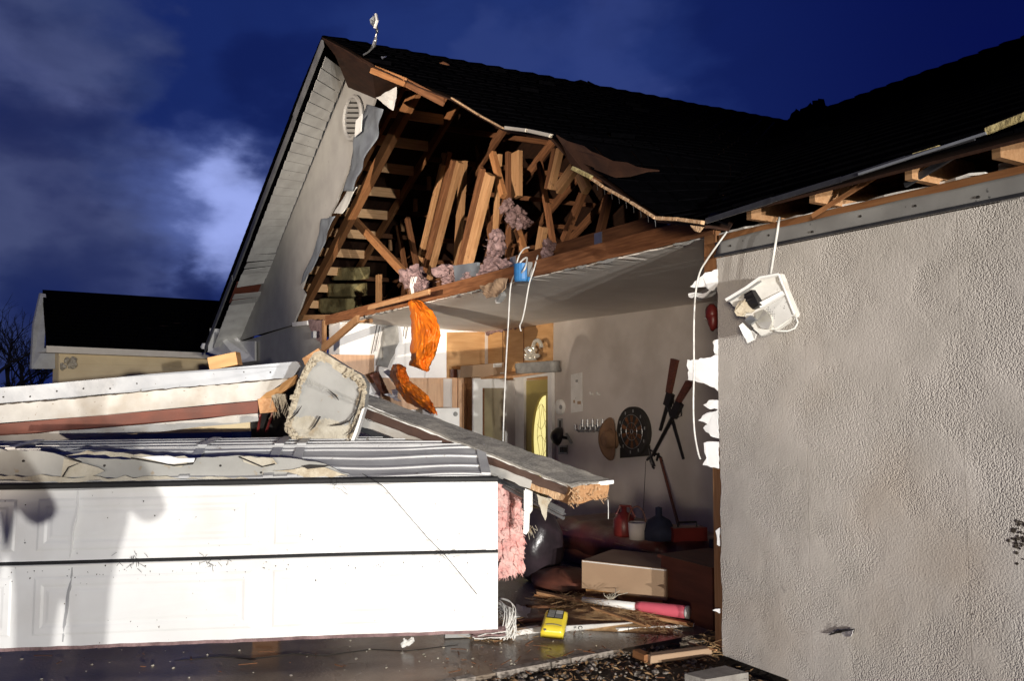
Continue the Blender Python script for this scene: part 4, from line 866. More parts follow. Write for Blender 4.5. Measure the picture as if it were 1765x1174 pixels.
m = MB(); m.tube([DY(1152,700,.07), DY(1178,792,.07)], [.022,.016], 8); tag(m.build('wooden_cane', M['gun']), 'thin dark cane hanging below the crossed rifles', 'cane')
m = MB(); m.tube([DY(1138,790,.1), DY(1172,916,.35)], [.016,.02], 8); tag(m.build('pool_cue', M['stock']), 'thin reddish cue leaning on the inner wall under the dartboard', 'cue')
m = MB(); R = random.Random(5)
for k in range(7): c = DY(1124+R.uniform(-8,18), 790+R.uniform(-8,8), .04); m.tube([c, c+V((R.uniform(-.1,.1),-.03,R.uniform(-.08,.08))), c+V((R.uniform(-.12,.12),-.02,R.uniform(-.1,.1)))], .014, 5)
tag(m.build('leather_straps', M['gun']), 'tangle of dark straps hanging at the muzzle ends below the rifles', 'straps')
for i, (a, b) in enumerate((((1113,795),(1108,900)),)): m = MB(); m.tube([DY(*a,.02), DY(*b,.02)], .004, 4); m.build('hanging_thread', M['dark'], H)
rd = thing('red_wall_horn', 'small red wall ornament seen behind the torn wall edge', 'ornament', aY(1226,545,4.5)); m = MB(); m.ball(aY(1227,540,4.5), (.05,.05,.07), 10, 8, .1, 3); m.ball(aY(1229,552,4.5), (.045,.045,.08), 10, 8, .1, 4); m.build('body', M['redp'], rd, smooth=True)
m = MB(); m.ball(aY(1219,548,4.48), .022, 8, 6); m.build('tip', M['crystal'], rd, smooth=True)
# torn corner of the front wall: studs and ragged drywall
board('corner_stud', (-4.335,4.16,0.03), (-4.335,4.16,1.42), .09, .05, M['woodb'], H, up=(0,1,0))
board('corner_stud', (-4.30,4.20,1.42), (-4.30,4.20,2.84), .07, .05, M['woodd'], H, up=(0,1,0))
board('corner_block', aY(1228,400,4.13), aY(1228,470,4.13), .05, .12, M['wood'], H, up=(1,0,0))
flaps = [[(1238,464),(1215,470),(1189,494),(1216,494),(1222,500),(1212,506),(1186,506),(1187,512),(1210,514),(1236,492)],
         [(1238,612),(1213,618),(1185,620),(1186,655),(1208,660),(1220,664),(1237,674)], [(1238,585),(1228,590),(1232,610),(1238,612)],
         [(1238,690),(1222,690),(1212,698),(1220,704),(1238,706)], [(1238,706),(1218,712),(1203,725),(1220,732),(1212,738),(1225,752),(1238,756)],
         [(1238,762),(1213,764),(1214,780),(1218,790),(1211,802),(1225,806),(1238,808)], [(1240,1050),(1228,1053),(1240,1058)], [(1240,910),(1233,916),(1236,940),(1240,942)]]
for k, f in enumerate(flaps):
    R = random.Random(k); m = MB(); m.slab(jag([aY(x, y, 4.1 - .0022*(1238-x)*R.uniform(.6,1)) for x, y in f], .022, .008, k), (0,.013,0)); m.build('torn_drywall_flap', M['drywall'], H)
m = MB(); m.thick(crumple(aY(1187,508,4.09), aY(1238,490,4.12), aY(1234,505,4.3), aY(1205,516,4.25), .02, 9), 6, 5, (0,.01,0)); m.build('torn_drywall_flap', M['drywall'], H)
# furniture in the shade
sf = thing('leather_daybed', 'low maroon leather daybed with tufted edge along the inner wall', 'daybed', (-6.8,5.2,0))
dx0, dx1 = aY(955,920,5.0).x, -5.45
m = MB()
def sfn(u, v):
    x = dx0 + (dx1-dx0)*u; y = 4.85 + .95*v
    e = min(1, min(u, 1-u)*9, min(v, 1-v)*5.5); z = .33 + .12*(1-(1-e)**2)
    z += .010*math.sin(x*14)*(1-abs(2*v-1)*.2) * (1 if v < .3 else .3) + .012*nz((x,y,0), 5)
    return V((x, y, z))
m.thick(sfn, 70, 24, (0,0,-.16)); m.build('cushion', M['maroon'], sf, smooth=True)
m = MB(); m.box((dx0+.06,4.9,.03),(dx1-.05,5.75,.33)); m.build('base', M['mar2'], sf)
m = MB(); m.tube([V((dx0+.05+(dx1-dx0-.1)*k/20, 4.868+.006*math.sin(k*2), .335)) for k in range(21)], .012, 6); m.build('piping', M['maroon'], sf)
bg_ = MB(); c = aF(928,962,8.0); c.z = .33
bg_.ball(c, (.2,.26,.36), 22, 16, .0, 4); bg_.v = [p + V((.03*nz(p,7), .03*nz(p,7,3), .05*nz(p,5,8))) for p in bg_.v]; bg_.v = [V((p.x,p.y,max(p.z,.004))) for p in bg_.v]
tag(bg_.build('plastic_bag', M['bag'], smooth=True), 'bulging dark plastic bag left of the maroon daybed', 'bag')
m = MB(); c = aF(975,1000,7.7); c.z = .06; m.ball(c, (.36,.3,.12), 18, 10, .08, 5); m.v = [V((p.x,p.y,max(.003,p.z))) for p in m.v]; tag(m.build('brown_sack', M['mar2'], smooth=True), 'flat brown sack on the floor left of the long carton', 'sack')
zt = .455
gc = thing('gas_can', 'red fuel can with handle standing on the maroon daybed', 'fuel can', (0,0,0)); c = aZ(1076,924,zt); gc.location = c
m = MB(); m.lathe(c, (0,0,1), [(0,0),(.09,0),(.10,.02),(.10,.15),(.06,.2),(.025,.22),(.025,.26),(0,.26)], 16); m.build('body', M['redp'], gc, smooth=True)
m = MB(); m.tube([c+V((-.05,-.05,.19)), c+V((-.03,-.02,.27)), c+V((.04,.04,.27)), c+V((.07,.07,.17))], .013, 6); m.build('handle', M['redp'], gc)
pb = thing('white_pail', 'pale pail with dark contents in front of the red fuel can', 'pail', aZ(1098,928,zt)); c = aZ(1098,930,zt)
m = MB(); m.lathe(c, (0,0,1), [(0,0),(.07,0),(.08,.15),(.075,.15),(.065,.02)], 18); m.build('body', M['inner'], pb, smooth=True)
m = MB(); m.tube([c+V((.078*math.cos(a)*.58, .078*math.cos(a)*.8, .15+.14*math.sin(a))) for a in [k*math.pi/10 for k in range(11)]], .007, 5); m.build('bail_handle', M['mar2'], pb)
nb = thing('navy_bag', 'dark navy bag with a peaked top on the daybed', 'bag', aZ(1135,928,zt)); c = aZ(1136,930,zt)
m = MB(); m.lathe(c, (0,0,1), [(0,0),(.14,0),(.15,.08),(.10,.17),(.03,.21),(.03,.28),(0,.29)], 14); m.build('body', M['navy'], nb, smooth=True)
m = MB(); m.ball(c+V((-.1,-.12,.06)), .02, 8, 6); m.build('clasp', M['crystal'], nb)
rb = thing('red_toolbox', 'low dark red toolbox at the shaded right end of the daybed', 'toolbox', aZ(1185,928,zt)); c = aZ(1185,932,zt)
m = MB(); m.bar(c+V((-.05,-.15,.06)), c+V((.05,.15,.06)), .14, .12); m.build('body', M['redp'], rb)
m = MB(); m.tube([c+V((-.03,-.08,.12)), c+V((-.03,-.08,.16)), c+V((.03,.08,.16)), c+V((.03,.08,.12))], .01, 6); m.build('handle', M['gun'], rb)
stb = thing('dark_stereo', 'black stereo box in the shade right of the daybed', 'stereo', (-5.2,4.75,0)); m = MB(); m.box((-5.4,5.05,0),(-4.7,5.4,.52)); m.build('body', M['navy'], stb)
m = MB(); m.lathe((-4.695,5.22,.3), (1,0,0), [(.1,0),(.1,.012),(.07,.006),(0,.002)], 20); m.build('speaker_cone', M['gun'], stb)
# cartons
ct = thing('long_carton', 'long tan carton with its lit side towards the light', 'carton', aF(1075,1000,7.0))
a, b = aF(1003,1014,7.15), aF(1148,1008,6.72); a.z = b.z = .125; t1, t2 = aF(1003,966,7.15), aF(1148,982,6.72)
bk = V((-.27,.52,0)); m = MB(); m.hexa([a, b, b+bk, a+bk, t1, t2, t2+bk, t1+bk]); m.build('carton_body', M['cardboard'], ct)
m = MB(); m.slab([t1.lerp(t2,.001)+V((.003,0,-.004)), t1.lerp(t2,.999)+V((.003,0,-.004)), t1.lerp(t2,.999)+V((.003,0,-.012)), t1.lerp(t2,.001)+V((.003,0,-.012))], (.002,0,0)); m.build('taped_edge', M['whitep'], ct)
ct = thing('flat_carton', 'flattened orange brown carton under the long tan carton', 'carton', aF(1090,1025,6.9))
m = MB(); a2, b2 = V(a), V(b); a2.z = b2.z = 0.0; m.hexa([a2+V((.03,.02,0)), b2+V((.05,.1,0)), b2+bk, a2+bk, a+V((.03,.02,-.004)), b+V((.05,.1,-.004)), b+bk+V((0,0,-.004)), a+bk+V((0,0,-.004))]); m.build('carton_body', M['ply'], ct)
rp = thing('brown_chest', 'dark red brown chest in the shade beside the wall corner', 'chest', (-4.9,4.3,0)); m = MB(); p = aF(1152,962,6.5); m.box((-5.3,4.44,0.0),(-4.72,4.95,.44)); m.build('body', M['mar2'], rp)
m = MB(); m.box((-5.32,4.42,.443),(-4.70,4.97,.47)); m.build('lid', M['mar2'], rp)
# ------------------------------------------------------------------ fallen sectional garage door
BR = aF(858,1087,5.64); BL0 = aF(0,1118,5.24); DS = .905
du = (BL0-BR).normalized(); DL = 4.9; dn = V((du.y,-du.x,0)); dn = dn if dn.x > 0 else -dn; dup = V((0,0,1))
GD = thing('garage_door', 'big white sectional garage door standing crumpled at the front of the slab', 'garage door', tuple(BR + du*2.4))
def DP(s, t, n=0.0, bow=True):
    """point on the door: s along it from its right end, t up, n outwards"""
    b = (.02*math.sin(s*1.3) + .012*nz((s,t,0), 1.2)) if bow else 0
    return BR + du*s*DS + dup*(t + .010*math.sin(s*1.1+.5))*DS + dn*(n+b)
def sect(t0, t1, P, shade='door'):
    m = MB(); m.thick(lambda u, v: P(DL*u, t0+(t1-t0)*v), 60, 6, -dn*.045); s = m.build('door_section', M[shade], GD, smooth=False)
    xs = [.14 + k*1.60 for k in range(4)]
    for x in xs:
        x1 = min(x+1.46, DL-.06)
        if x1-x < .4: continue
        m = MB(); h = t1-t0; rects = [(0,.002),(.016,.007),(.05,.007),(.068,.002),(.085,.002),(.105,.006)]; vs = []
        NX = 14
        loops = []
        for ins, d in rects:
            L = []
            a0, a1, b0, b1 = x+ins, x1-ins, t0+.075+ins, t1-.075-ins
            for k in range(NX): L.append(P(a0+(a1-a0)*k/NX, b0, d))
            for k in range(4): L.append(P(a1, b0+(b1-b0)*k/4, d))
            for k in range(NX): L.append(P(a1+(a0-a1)*k/NX, b1, d))
            for k in range(4): L.append(P(a0, b1+(b0-b1)*k/4, d))
            loops.append(L)
        n = len(loops[0]); vs = [p for L in loops for p in L]
        fs = [(r*n+k, r*n+(k+1)%n, (r+1)*n+(k+1)%n, (r+1)*n+k) for r in range(len(rects)-1) for k in range(n)] + [tuple((len(rects)-1)*n + k for k in range(n))]
        m.add(vs, fs); m.build('raised_panel', M[shade], s)
    m = MB()
    m.thick(lambda u, v: P(.012+.075*u, t0+.004+(t1-t0-.008)*v, .006), 2, 6, -dn*.006); m.build('end_stile', M['white'], s)
    return s
s1 = sect(.0, .545, lambda s, t, n=0: DP(s, t, n))
s2 = sect(.57, 1.075, lambda s, t, n=0: DP(s, t, n - .01 - .05*(t-.57)))
for t, w in ((.557, .032), (1.09, .034)):
    m = MB(); m.tube([DP(DL*k/40, t, -.01) for k in range(41)], w*.55, 6); m.build('weather_seal', M['black'], GD)
m = MB(); m.tube([DP(DL*k/40, .548, .006) for k in range(41)], .006, 5); m.build('joint_lip', M['white'], GD)
m = MB(); m.thick(lambda u, v: DP(DL*u, -.02+.022*v + .006*nz((u*40,0,0)), .004), 60, 2, -dn*.03); m.build('bottom_seal', M['pinkdust'], GD)
# long vertical dent near the left edge
for (s0, t0, t1_) in ((3.0, .03, .53), (2.97, .60, 1.06)):
    m = MB(); m.tube([DP(s0+.025*nz((0,0,t0+(t1_-t0)*k/12), 5, 9) - .05*k/12, t0+(t1_-t0)*k/12, .0) for k in range(13)], [.004+.010*math.sin(k*math.pi/12) for k in range(13)], 5); m.build('dent_ridge', M['doorback'] if t0 < .5 else M['door'], GD)
# mud and grass flecks
m = MB(); R = random.Random(19)
for k in range(170):
    s = R.uniform(0, 4.2); t = R.choice([R.uniform(.02,1.06), abs(R.gauss(.5,.05)), R.uniform(.46,.54)]); 
    if .55 < t < .572: continue
    q = DP(s, t, .006); r = R.uniform(.0012,.0036); m.ball(q, (r, r*R.uniform(.7,1.6), r*R.uniform(.6,1.8)), 4, 3, .3, k)
stuff(m.build('mud_flecks', M['soil'], GD))
m = MB()
for k in range(70):
    s = R.choice([R.gauss(1.18,.05), R.gauss(.38,.06), R.gauss(2.0,.07), R.gauss(2.55,.05)]); t = (1.06 if abs(s-1.18) < .16 else .555) + R.gauss(0,.025)
    a = R.uniform(0,6.3); p = DP(s,t,.02); m.tube([p, p+(du*math.cos(a)+dup*math.sin(a))*R.uniform(.015,.05)+dn*.01], .0012, 3)
stuff(m.build('caught_straw', M['bark'], GD))
# third and fourth sections folded back on top
top0 = lambda s: DP(s, 1.105, -.03)
bkd = -dn*.47 + dup*.165; bk2 = -dn*.50 + dup*.03
def T3(s, t, n=0): return top0(s) + bkd*t + dup*n + V((0,0,.02*nz((s,t,0),1.5)))
def T4(s, t, n=0): return top0(s) + bkd*1.03 + dup*(.012+n) + bk2*t
for P, nm in ((T3,'a'),(T4,'b')):
    m = MB(); m.thick(lambda u, v: P(.05+(DL-.1)*u, v), 50, 6, (0,0,-.04)); s = m.build('door_section', M['doorback'], GD)
    for v0, w, h in ((.04,.07,.014),(.30,.05,.022),(.62,.05,.022),(.93,.07,.016)):
        m = MB(); m.thick(lambda u, v: P(.06+(DL-.12)*u, v0+w*v, h*.6), 50, 1, (0,0,-.012)); m.build('stiffening_rib', M['doorback'], s)
    for sx in (.05, 1.45, 1.62, 2.2, 3.6):
        m = MB(); m.thick(lambda u, v: P(sx+.07*u, .02+.94*v, .02), 1, 6, (0,0,-.014)); m.build('end_stile', M['doorback'], s)
# torn drywall strip lying along the top of the door
TS = lambda px: 5.27 + .39*px/858
def strip3(pxs, dd, zoff, t, mt, nm, par, seed, amp=.008):
    m = MB(); m.slab(jag([aF(x, y, TS(x)+dd) for x, y in pxs], .05, amp, seed), t); return m.build(nm, M[mt], par)
DW = thing('torn_drywall_strip', 'long torn grey drywall strip lying on top of the white garage door', 'drywall', tuple(aF(250,810,6.0)))
strip3([(-60,774),(60,776),(112,788),(230,792),(335,790),(420,786),(500,790),(560,800),(618,826),(560,827),(300,826),(-60,822)], .03, 0, -dn*.03+V((0,0,-.0)), 'paper', 'board_face', DW, 1)
strip3([(-60,819),(100,822),(300,824),(620,827),(636,831),(300,831),(-60,829)], .0, 0, -dn*.02, 'gypsum', 'exposed_core', DW, 2, .012)
strip3([(112,786),(150,783),(225,790),(312,806),(330,793),(318,786),(230,784),(150,777)], .005, 0, -dn*.02, 'gypsum', 'torn_paper', DW, 3)
strip3([(226,788),(300,800),(334,797),(336,790),(260,787)], -.02, 0, -dn*.012, 'drywall', 'torn_paper', DW, 4)
strip3([(110,790),(135,797),(180,812),(150,822),(105,822),(108,805)], -.005, 0, -dn*.012, 'gypsum', 'torn_paper', DW, 5)
strip3([(415,787),(470,790),(478,800),(455,806),(420,797)], -.01, 0, -dn*.012, 'gypsum', 'torn_paper', DW, 6)
strip3([(470,812),(520,806),(560,806),(600,821),(540,823)], -.01, 0, -dn*.012, 'foam', 'torn_paper', DW, 7)
strip3([(520,804),(570,803),(556,806),(530,809)], -.02, 0, -dn*.004, 'dark', 'tear', DW, 8)
for pts in ([(112,787),(140,797),(118,806),(108,822)],[(226,790),(300,803),(332,800),(338,790)],[(412,788),(452,805),(474,800)]): m = MB(); m.tube([aF(x,y,TS(x)-.015) for x,y in pts], .005, 5); m.build('tear', M['dark'], DW)
for px, y in ((40,795),(180,803),(380,803),(450,815)): 
    m = MB(); m.lathe(aF(px,y,TS(px)+.028), dn, [(0,.004),(.008,.003),(.008,-.004)], 7); m.build('nail_head', M['dark'], DW)

# ------------------------------------------------------------------ fallen beams (boxed headers)
def bface(par, nm, mt, pxs, D, t, seed=None, amp=.004, step=.12):
    P = [aF(x, y, D(x)) for x, y in pxs]
    if seed is not None: P = jag(P, step, amp, seed)
    m = MB(); m.slab(P, t); return m.build(nm, M[mt], par)
D1 = lambda x: 7.25 + .55*x/520
B1 = thing('fallen_beam', 'long fallen beam at the left with blue grey flashing and a red brown strip', 'beam', tuple(aF(260,700,7.5)), 'fallen roof beams over the garage door')
inw = -dn*.05
bface(B1,'flashing','flash',[(-80,676),(120,658),(320,640),(512,623),(518,630),(505,651),(320,667),(120,686),(-80,702)], D1, -dn*.16, 1, .006, .3)
bface(B1,'trim_board','grime',[(-80,703),(120,687),(320,668),(452,654),(502,650),(470,672),(446,690),(250,709),(-80,737)], D1, -dn*.10, 2, .004, .3)
bface(B1,'brown_strip','redbrown',[(-80,738),(250,710),(447,691),(444,712),(250,731),(-80,758)], lambda x: D1(x)+.03, -dn*.08)
bface(B1,'lower_trim','grime',[(-80,758),(250,732),(444,713),(446,726),(250,747),(-80,772)], D1, -dn*.12, 3, .006, .2)
bface(B1,'hem_dirt','soil',[(-80,702.5),(120,686),(320,667),(505,650.5),(505,652.5),(320,669),(120,688.5),(-80,705)], lambda x: D1(x)-.004, -dn*.01, 4, .005, .04)
for x in range(-40, 500, 46):
    y = 690 - x*.1; m = MB(); m.lathe(aF(x, y-4+3*math.sin(x), D1(x)), dn, [(0,.005),(.008,.004),(.008,-.004)], 7); m.build('screw', M['dark'], B1)
m = MB(); P = [aF(*q) for q in ((447,688,7.72),(470,672,7.72),(512,646,7.74),(508,662,7.78),(494,672,7.76),(480,684,7.78),(466,690,7.76))]; m.slab(jag(P, .06, .02, 6), -dn*.12); m.build('split_wood_end', M['ply'], B1)
m = MB(); P = [aF(*q) for q in ((444,688,7.66),(468,686,7.68),(478,710,7.68),(448,713,7.66))]; m.slab(P, -dn*.1); m.build('block_end', M['woodb'], B1)
m = MB(); P = [aF(*q) for q in ((468,682,7.72),(492,680,7.74),(490,700,7.75),(478,711,7.72),(470,700,7.72))]; m.slab(jag(P,.05,.015,8), -dn*.1); m.build('frayed_board', M['gypsum'], B1)
m = MB()
R = random.Random(3)
for k in range(16):
    a = aF(R.uniform(468,492), R.uniform(682,690), 7.68); m.tube([a, a+V((0,R.uniform(-.02,.04),-.08)), a+V((0,R.uniform(-.04,.05),-R.uniform(.1,.2)))], .003, 3)
m.build('loose_fibres', M['gypsum'], B1)
for a, b in (((449,714),(444,745)),((470,712),(458,745))): m = MB(); m.tube([aF(*a,7.72), aF(*b,7.74)], .012, 5); m.build('strap', M['redp'], B1)
# lumber wall lying underneath, seen through the gap as cream; its dark end also paints the gap's shade
UW = thing('buckled_wall', 'cream and brown buckled wall piece under the left fallen beam', 'wall', tuple(aF(300,740,8.2)))
bface(UW,'cream_board','creamw',[(150,748),(300,735),(431,725),(431,744),(150,750)], lambda x: 8.1, -dn*.05); bface(UW,'dark_end_and_shade','dark',[(433,722),(476,690),(525,640),(535,770),(433,765)], lambda x: 8.05, -dn*.05)  # dark sheet runs on to the right to paint the black gap
m = MB(); a = aF(395,626,9.5); b = aF(412,612,9.5)
lb_ = board('loose_block', aF(364,628,9.0), aF(412,618,9.0), .16, .14, M['ply']); tag(lb_, 'short brown wood block lying on the left beam against the gable foot', 'board')

D2 = lambda x: 6.55 - .95*(x-615)/440
B2 = thing('fallen_beam', 'short fallen beam sloping down right with dark brown strip and broken wood end', 'beam', tuple(aF(830,770,6.1)), 'fallen roof beams over the garage door')
# grey granular top, brown strip, pale lower trim
m = MB(); a, b, c, d = aF(614,692,6.55), aF(985,838,5.66), aF(1057,829,5.85), aF(632,678,6.78)
f_ = bil(a, b, c, d); m.thick(lambda u, v: f_(u,v) + V((0,0,.006*nz(f_(u,v), 14) + .012*nz(f_(u,v),4) + (.02*nz((u*30,v,0),1) if u > .97 else 0))), 90, 14, (0,0,-.012)); m.build('granular_top', pmat('granular_roofing', (.31,.295,.265), (.20,.185,.165), 60, .95, .5, 120, stain=(.40,.37,.32), stain_scale=4), B2)
bface(B2,'drip_lip','white',[(614,691),(985,837),(1058,828),(1058,834),(985,843),(614,697)], lambda x: D2(x) if x < 990 else 5.80, -dn*.02, 5, .004, .05)
bface(B2,'brown_strip','brown',[(620,697),(985,844),(980,868),(915,838),(618,716)], lambda x: D2(x)+.03, -dn*.09)
bface(B2,'scraped_wood','splinter',[(908,828),(940,842),(984,857),(980,869),(930,850),(912,843)], lambda x: D2(x)+.012, -dn*.03, 7, .01, .05)
bface(B2,'lower_trim','grime',[(612,716),(917,829),(914,843),(780,791),(608,729)], D2, -dn*.12, 6, .008, .07)
bface(B2,'under_shadow_strip','drip',[(610,730),(905,842),(905,846),(700,772),(608,740)], lambda x: D2(x)+.05, -dn*.05)  # dark strip painting the shadow below the lower trim
m = MB(); P = [aF(*q) for q in ((985,838,5.68),(1050,833,5.82),(1046,858,5.82),(1010,866,5.72),(980,870,5.66),(990,850,5.67))]; m.slab(jag(P, .03, .008, 9), HF*.10+V((-.1,0,0))); m.build('broken_wood_end', M['woodb'], B2)
m = MB(); R = random.Random(23)
for k in range(60):
    px = R.choice([R.uniform(980,1000), R.uniform(985,1048)]); a = aF(px, R.uniform(840,868) if px < 1000 else R.uniform(835,860), 5.64+.14*(px-985)/65-.01)
    m.tube([a, a+V((R.uniform(-.02,.03), R.uniform(-.03,.03), R.uniform(-.05,.01)))], R.uniform(.0015,.004), 3)
m.build('splinters', M['splinter'], B2)
m = MB(); a = aF(1048,862,5.8); m.tube([a, a+V((.004,0,-.06)), a+V((-.003,.004,-.13))], .003, 4); m.build('hanging_fibre', M['pvc'], B2)

# ------------------------------------------------------------------ the crumpled plaster panel between the beams
CP = thing('crumpled_panel', 'big crumpled cream plaster panel standing on end between the two fallen beams', 'panel', tuple(aF(560,800,6.3)))
outl = [(541,608),(552,604),(600,634),(622,646),(632,662),(628,700),(618,735),(600,776),(585,805),(566,798),(528,775),(507,758),(489,742),(500,700),(512,660),(526,630)]
def inside(px, py, poly):
    c = False; n = len(poly)
    for i in range(n):
        (x1,y1),(x2,y2) = poly[i], poly[i-1]
        if (y1 > py) != (y2 > py) and px < (x2-x1)*(py-y1)/(y2-y1)+x1: c = not c
    return c
# surface as a fan of rings from the centre out to the outline, so the rim is exact and the middle is lumpy
ce = (562, 705); NR_, NA = 22, 96
import bisect
def outline_at(k):
    L = []; tot = 0
    for i in range(len(outl)):
        a, b = outl[i], outl[(i+1) % len(outl)]; l = math.hypot(b[0]-a[0], b[1]-a[1]); L.append((tot, l, a, b)); tot += l
    s = k*tot
    for t0, l, a, b in L:
        if s <= t0+l+1e-6: u = (s-t0)/l; return (a[0]+(b[0]-a[0])*u, a[1]+(b[1]-a[1])*u)
vs = []; fs = []
for r in range(NR_+1):
    for k in range(NA):
        o = outline_at(k/NA); q = r/NR_
        px, py = ce[0]+(o[0]-ce[0])*q, ce[1]+(o[1]-ce[1])*q
        edge = max(0, (q-.74)/.26)
        lowb = max(0, min(1, (py-712-8*math.sin(px*.11))/26))
        hgt = .012*nz((px*.02,py*.02,1), 1) + lowb*(.030*abs(nz((px*.022,py*.04,3),1)) + .005*nz((px*.10,py*.12,7),1)) + edge*(.014 + .03*abs(nz((px*.12,py*.12,5),1)))*(1 if q < .99 else .3)
        crease = math.exp(-((py-(664+ (px-540)*.42))/4.0)**2)*.02
        vs.append(aF(px, py, 6.32 - hgt + crease + .0012*(px-ce[0])*0))
for r in range(NR_):
    for k in range(NA): fs.append((r*NA+k, r*NA+(k+1)%NA, (r+1)*NA+(k+1)%NA, (r+1)*NA+k))
m = MB(); N0 = len(vs); m.add(vs, fs)
# thickness: side skirt and back
back_ = [p + HF*.16 for p in vs[NR_*NA:]]; m.add(vs[NR_*NA:] + back_, [(k, k+NA, (k+1)%NA+NA, (k+1)%NA) for k in range(NA)] + [tuple(NA+k for k in range(NA-1,-1,-1))])
cpm = m.build('panel_sheet', M['paper'], CP, smooth=False)
cpm.data.materials.append(M['foam']); cpm.data.materials.append(M['gypsum'])
for p in cpm.data.polygons:
    if p.index < NR_*NA:
        r = p.index//NA; k = p.index % NA; o = outline_at(k/NA); q = r/NR_; py = ce[1]+(o[1]-ce[1])*q; px = ce[0]+(o[0]-ce[0])*q
        if q + .10*nz((px*.05,py*.05,2)) > .80: p.material_index = 1
        elif py > 722 + 14*nz((px*.06,py*.02,4)): p.material_index = 2
m = MB(); R = random.Random(31)
for k in range(170):                                                           # foam crumbs along the left and right rims
    s = R.uniform(.0,1); o = outline_at(s); 
    if not (o[0] > 596 and o[1] < 800 or o[0] < 545 and o[1] < 760): continue
    q = R.uniform(.84,.99); c = aF(ce[0]+(o[0]-ce[0])*q, ce[1]+(o[1]-ce[1])*q, 6.25); r = R.uniform(.006,.018)
    m.ball(c, (r,r*R.uniform(.7,1.4),r*R.uniform(.6,1.3)), 8, 6, .35, k)
stuff(m.build('foam_crumbs', M['foam'], CP))
for pts in ([(546,727),(552,718),(542,735),(535,742)],[(596,752),(606,745),(618,722)],[(568,735),(588,732),(602,726),(612,712)],[(575,790),(582,770),(597,760)],[(606,730),(613,712),(620,690),(624,672)],[(520,700),(512,712),(500,724)],[(566,672),(578,682),(584,690)]):
    m = MB(); m.tube([aF(x,y,6.20) for x,y in pts], [.002]+[.007]*(len(pts)-2)+[.002], 5); m.build('crack', M['dark'], CP)
bface(CP,'white_edge_trim','white',[(629,702),(616,745),(603,778),(590,808),(583,806),(600,772),(614,735),(624,705)], lambda x: 6.22, HF*.12)
for a, b, w in (((592,808),(648,835),.04),((588,800),(632,830),.02)): 
    o = board('loose_channel', aF(*a,6.2), aF(*b,6.12), w, .03, M['steel'], CP)
m = MB(); m.tube([aF(594,800,6.12), aF(630,820,5.55), aF(660,838,5.42), aF(735,925,5.42), aF(765,955,5.42), aF(822,1025,5.44)], .0026, 5); tag(m.build('garage_cable', M['gun']), 'thin dark cable running diagonally down the white garage door', 'cable')

# ------------------------------------------------------------------ pink insulation, tracks, bits at the right end of the door
PI = thing('pink_insulation', 'torn pink insulation hanging at the right end of the garage door', 'insulation', tuple(aF(875,990,6.4)))
m = MB(); fa = bil(aF(850,826,6.32), aF(897,850,6.5), aF(900,985,6.45), aF(858,995,6.35))
def pf(u, v):
    p = fa(u, v); e = 1-abs(2*u-1); return p + RT*(.03*nz((0,0,v*9),1,u*3)*u) - HF*(.07*math.sqrt(max(0,e)) + .03*nz(p,9)+.015*nz(p,26)) + V((0,0,.04*nz((u*9,0,1),1)*v*v))
m.thick(pf, 30, 50, HF*.07); m.build('batt', M['pink'], PI, smooth=True)
m = MB(); R = random.Random(55)
for k in range(420):
    u = R.choice([1.0, R.random(), 1.0]); v = R.uniform(.1,1) if u == 1.0 else R.uniform(.9,1)
    p = pf(u, v); l = R.uniform(.01,.038); d = V((R.uniform(-.3,.3), R.uniform(-.2,1)*(.7 if u == 1 else .2), -R.uniform(.2,1))).normalized()*l
    m.tube([p, p+d*.5+V((0,.005,0)), p+d], [.0035,.0025,.001], 3, False)
m.build('fibres', M['pink'], PI)
m = MB(); R = random.Random(66)
for k in range(60): 
    p = pf(R.random(), R.uniform(.1,.95)) - HF*.02; m.ball(p, (.02,.03*R.uniform(.5,1.3),.035*R.uniform(.5,1.3)), 6, 5, .4, k)
m.build('tufts', M['pink'], PI)
TK = thing('door_track', 'bent galvanised door track under the broken beam end', 'track', tuple(aF(930,870,6.0)))
for o, w, h, mt in ((0,.05,.008,'steel'),(7,.02,.02,'steel'),(-5,.012,.035,'steel')): board('rail', aF(868,832+o,6.3), aF(972,887+o,5.95), w, h, M[mt], TK)
board('rail', aF(700,778,6.7), aF(868,832,6.3), .05, .03, M['steel'], TK)
BK = thing('white_bracket', 'narrow white board hanging down beside the pink insulation', 'bracket', tuple(aF(909,880,6.1)))
bface(BK,'upper_piece','white',[(903,842),(914,846),(914,886),(903,880)], lambda x: 5.98, HF*.03); bface(BK,'return_piece','soffit',[(914,846),(918,848),(918,880),(914,886)], lambda x: 6.0, HF*.03)
bface(BK,'lower_piece','white',[(903,881),(913,886),(912,915),(907,922),(902,920)], lambda x: 5.98, HF*.02)
m = MB(); R = random.Random(9)
for k in range(14): a = aF(R.uniform(905,925), R.uniform(905,920), 6.0); m.tube([a, a+V((0,R.uniform(0,.05),-R.uniform(.01,.06)))], .0025, 3)
m.build('paper_fringe', M['gypsum'], BK)
R = random.Random(10)
ps = thing('paper_scrap', 'scrap of pale torn paper hanging on the door track', 'scrap', tuple(aF(938,880,6.0))); m = MB(); m.slab(jag([aF(925,852,6.02), aF(952,860,6.0), aF(945,870,6.0), aF(940,898,6.0), aF(934,886,6.0), aF(928,868,6.0)], .03,.008,4), HF*.01); m.build('paper', M['gypsum'], ps)
nest = MB(); R = random.Random(81)
for k in range(130):
    a = aF(R.gauss(733,9), R.gauss(787,6), R.uniform(6.3,6.4)); nest.tube([a, a+V((R.uniform(-.05,.05), R.uniform(-.07,.07), R.uniform(-.05,.04)))], .003, 3)
tag(nest.build('straw_tuft', M['straw']), 'tuft of straw caught on the folded door top under the right beam', 'straw')
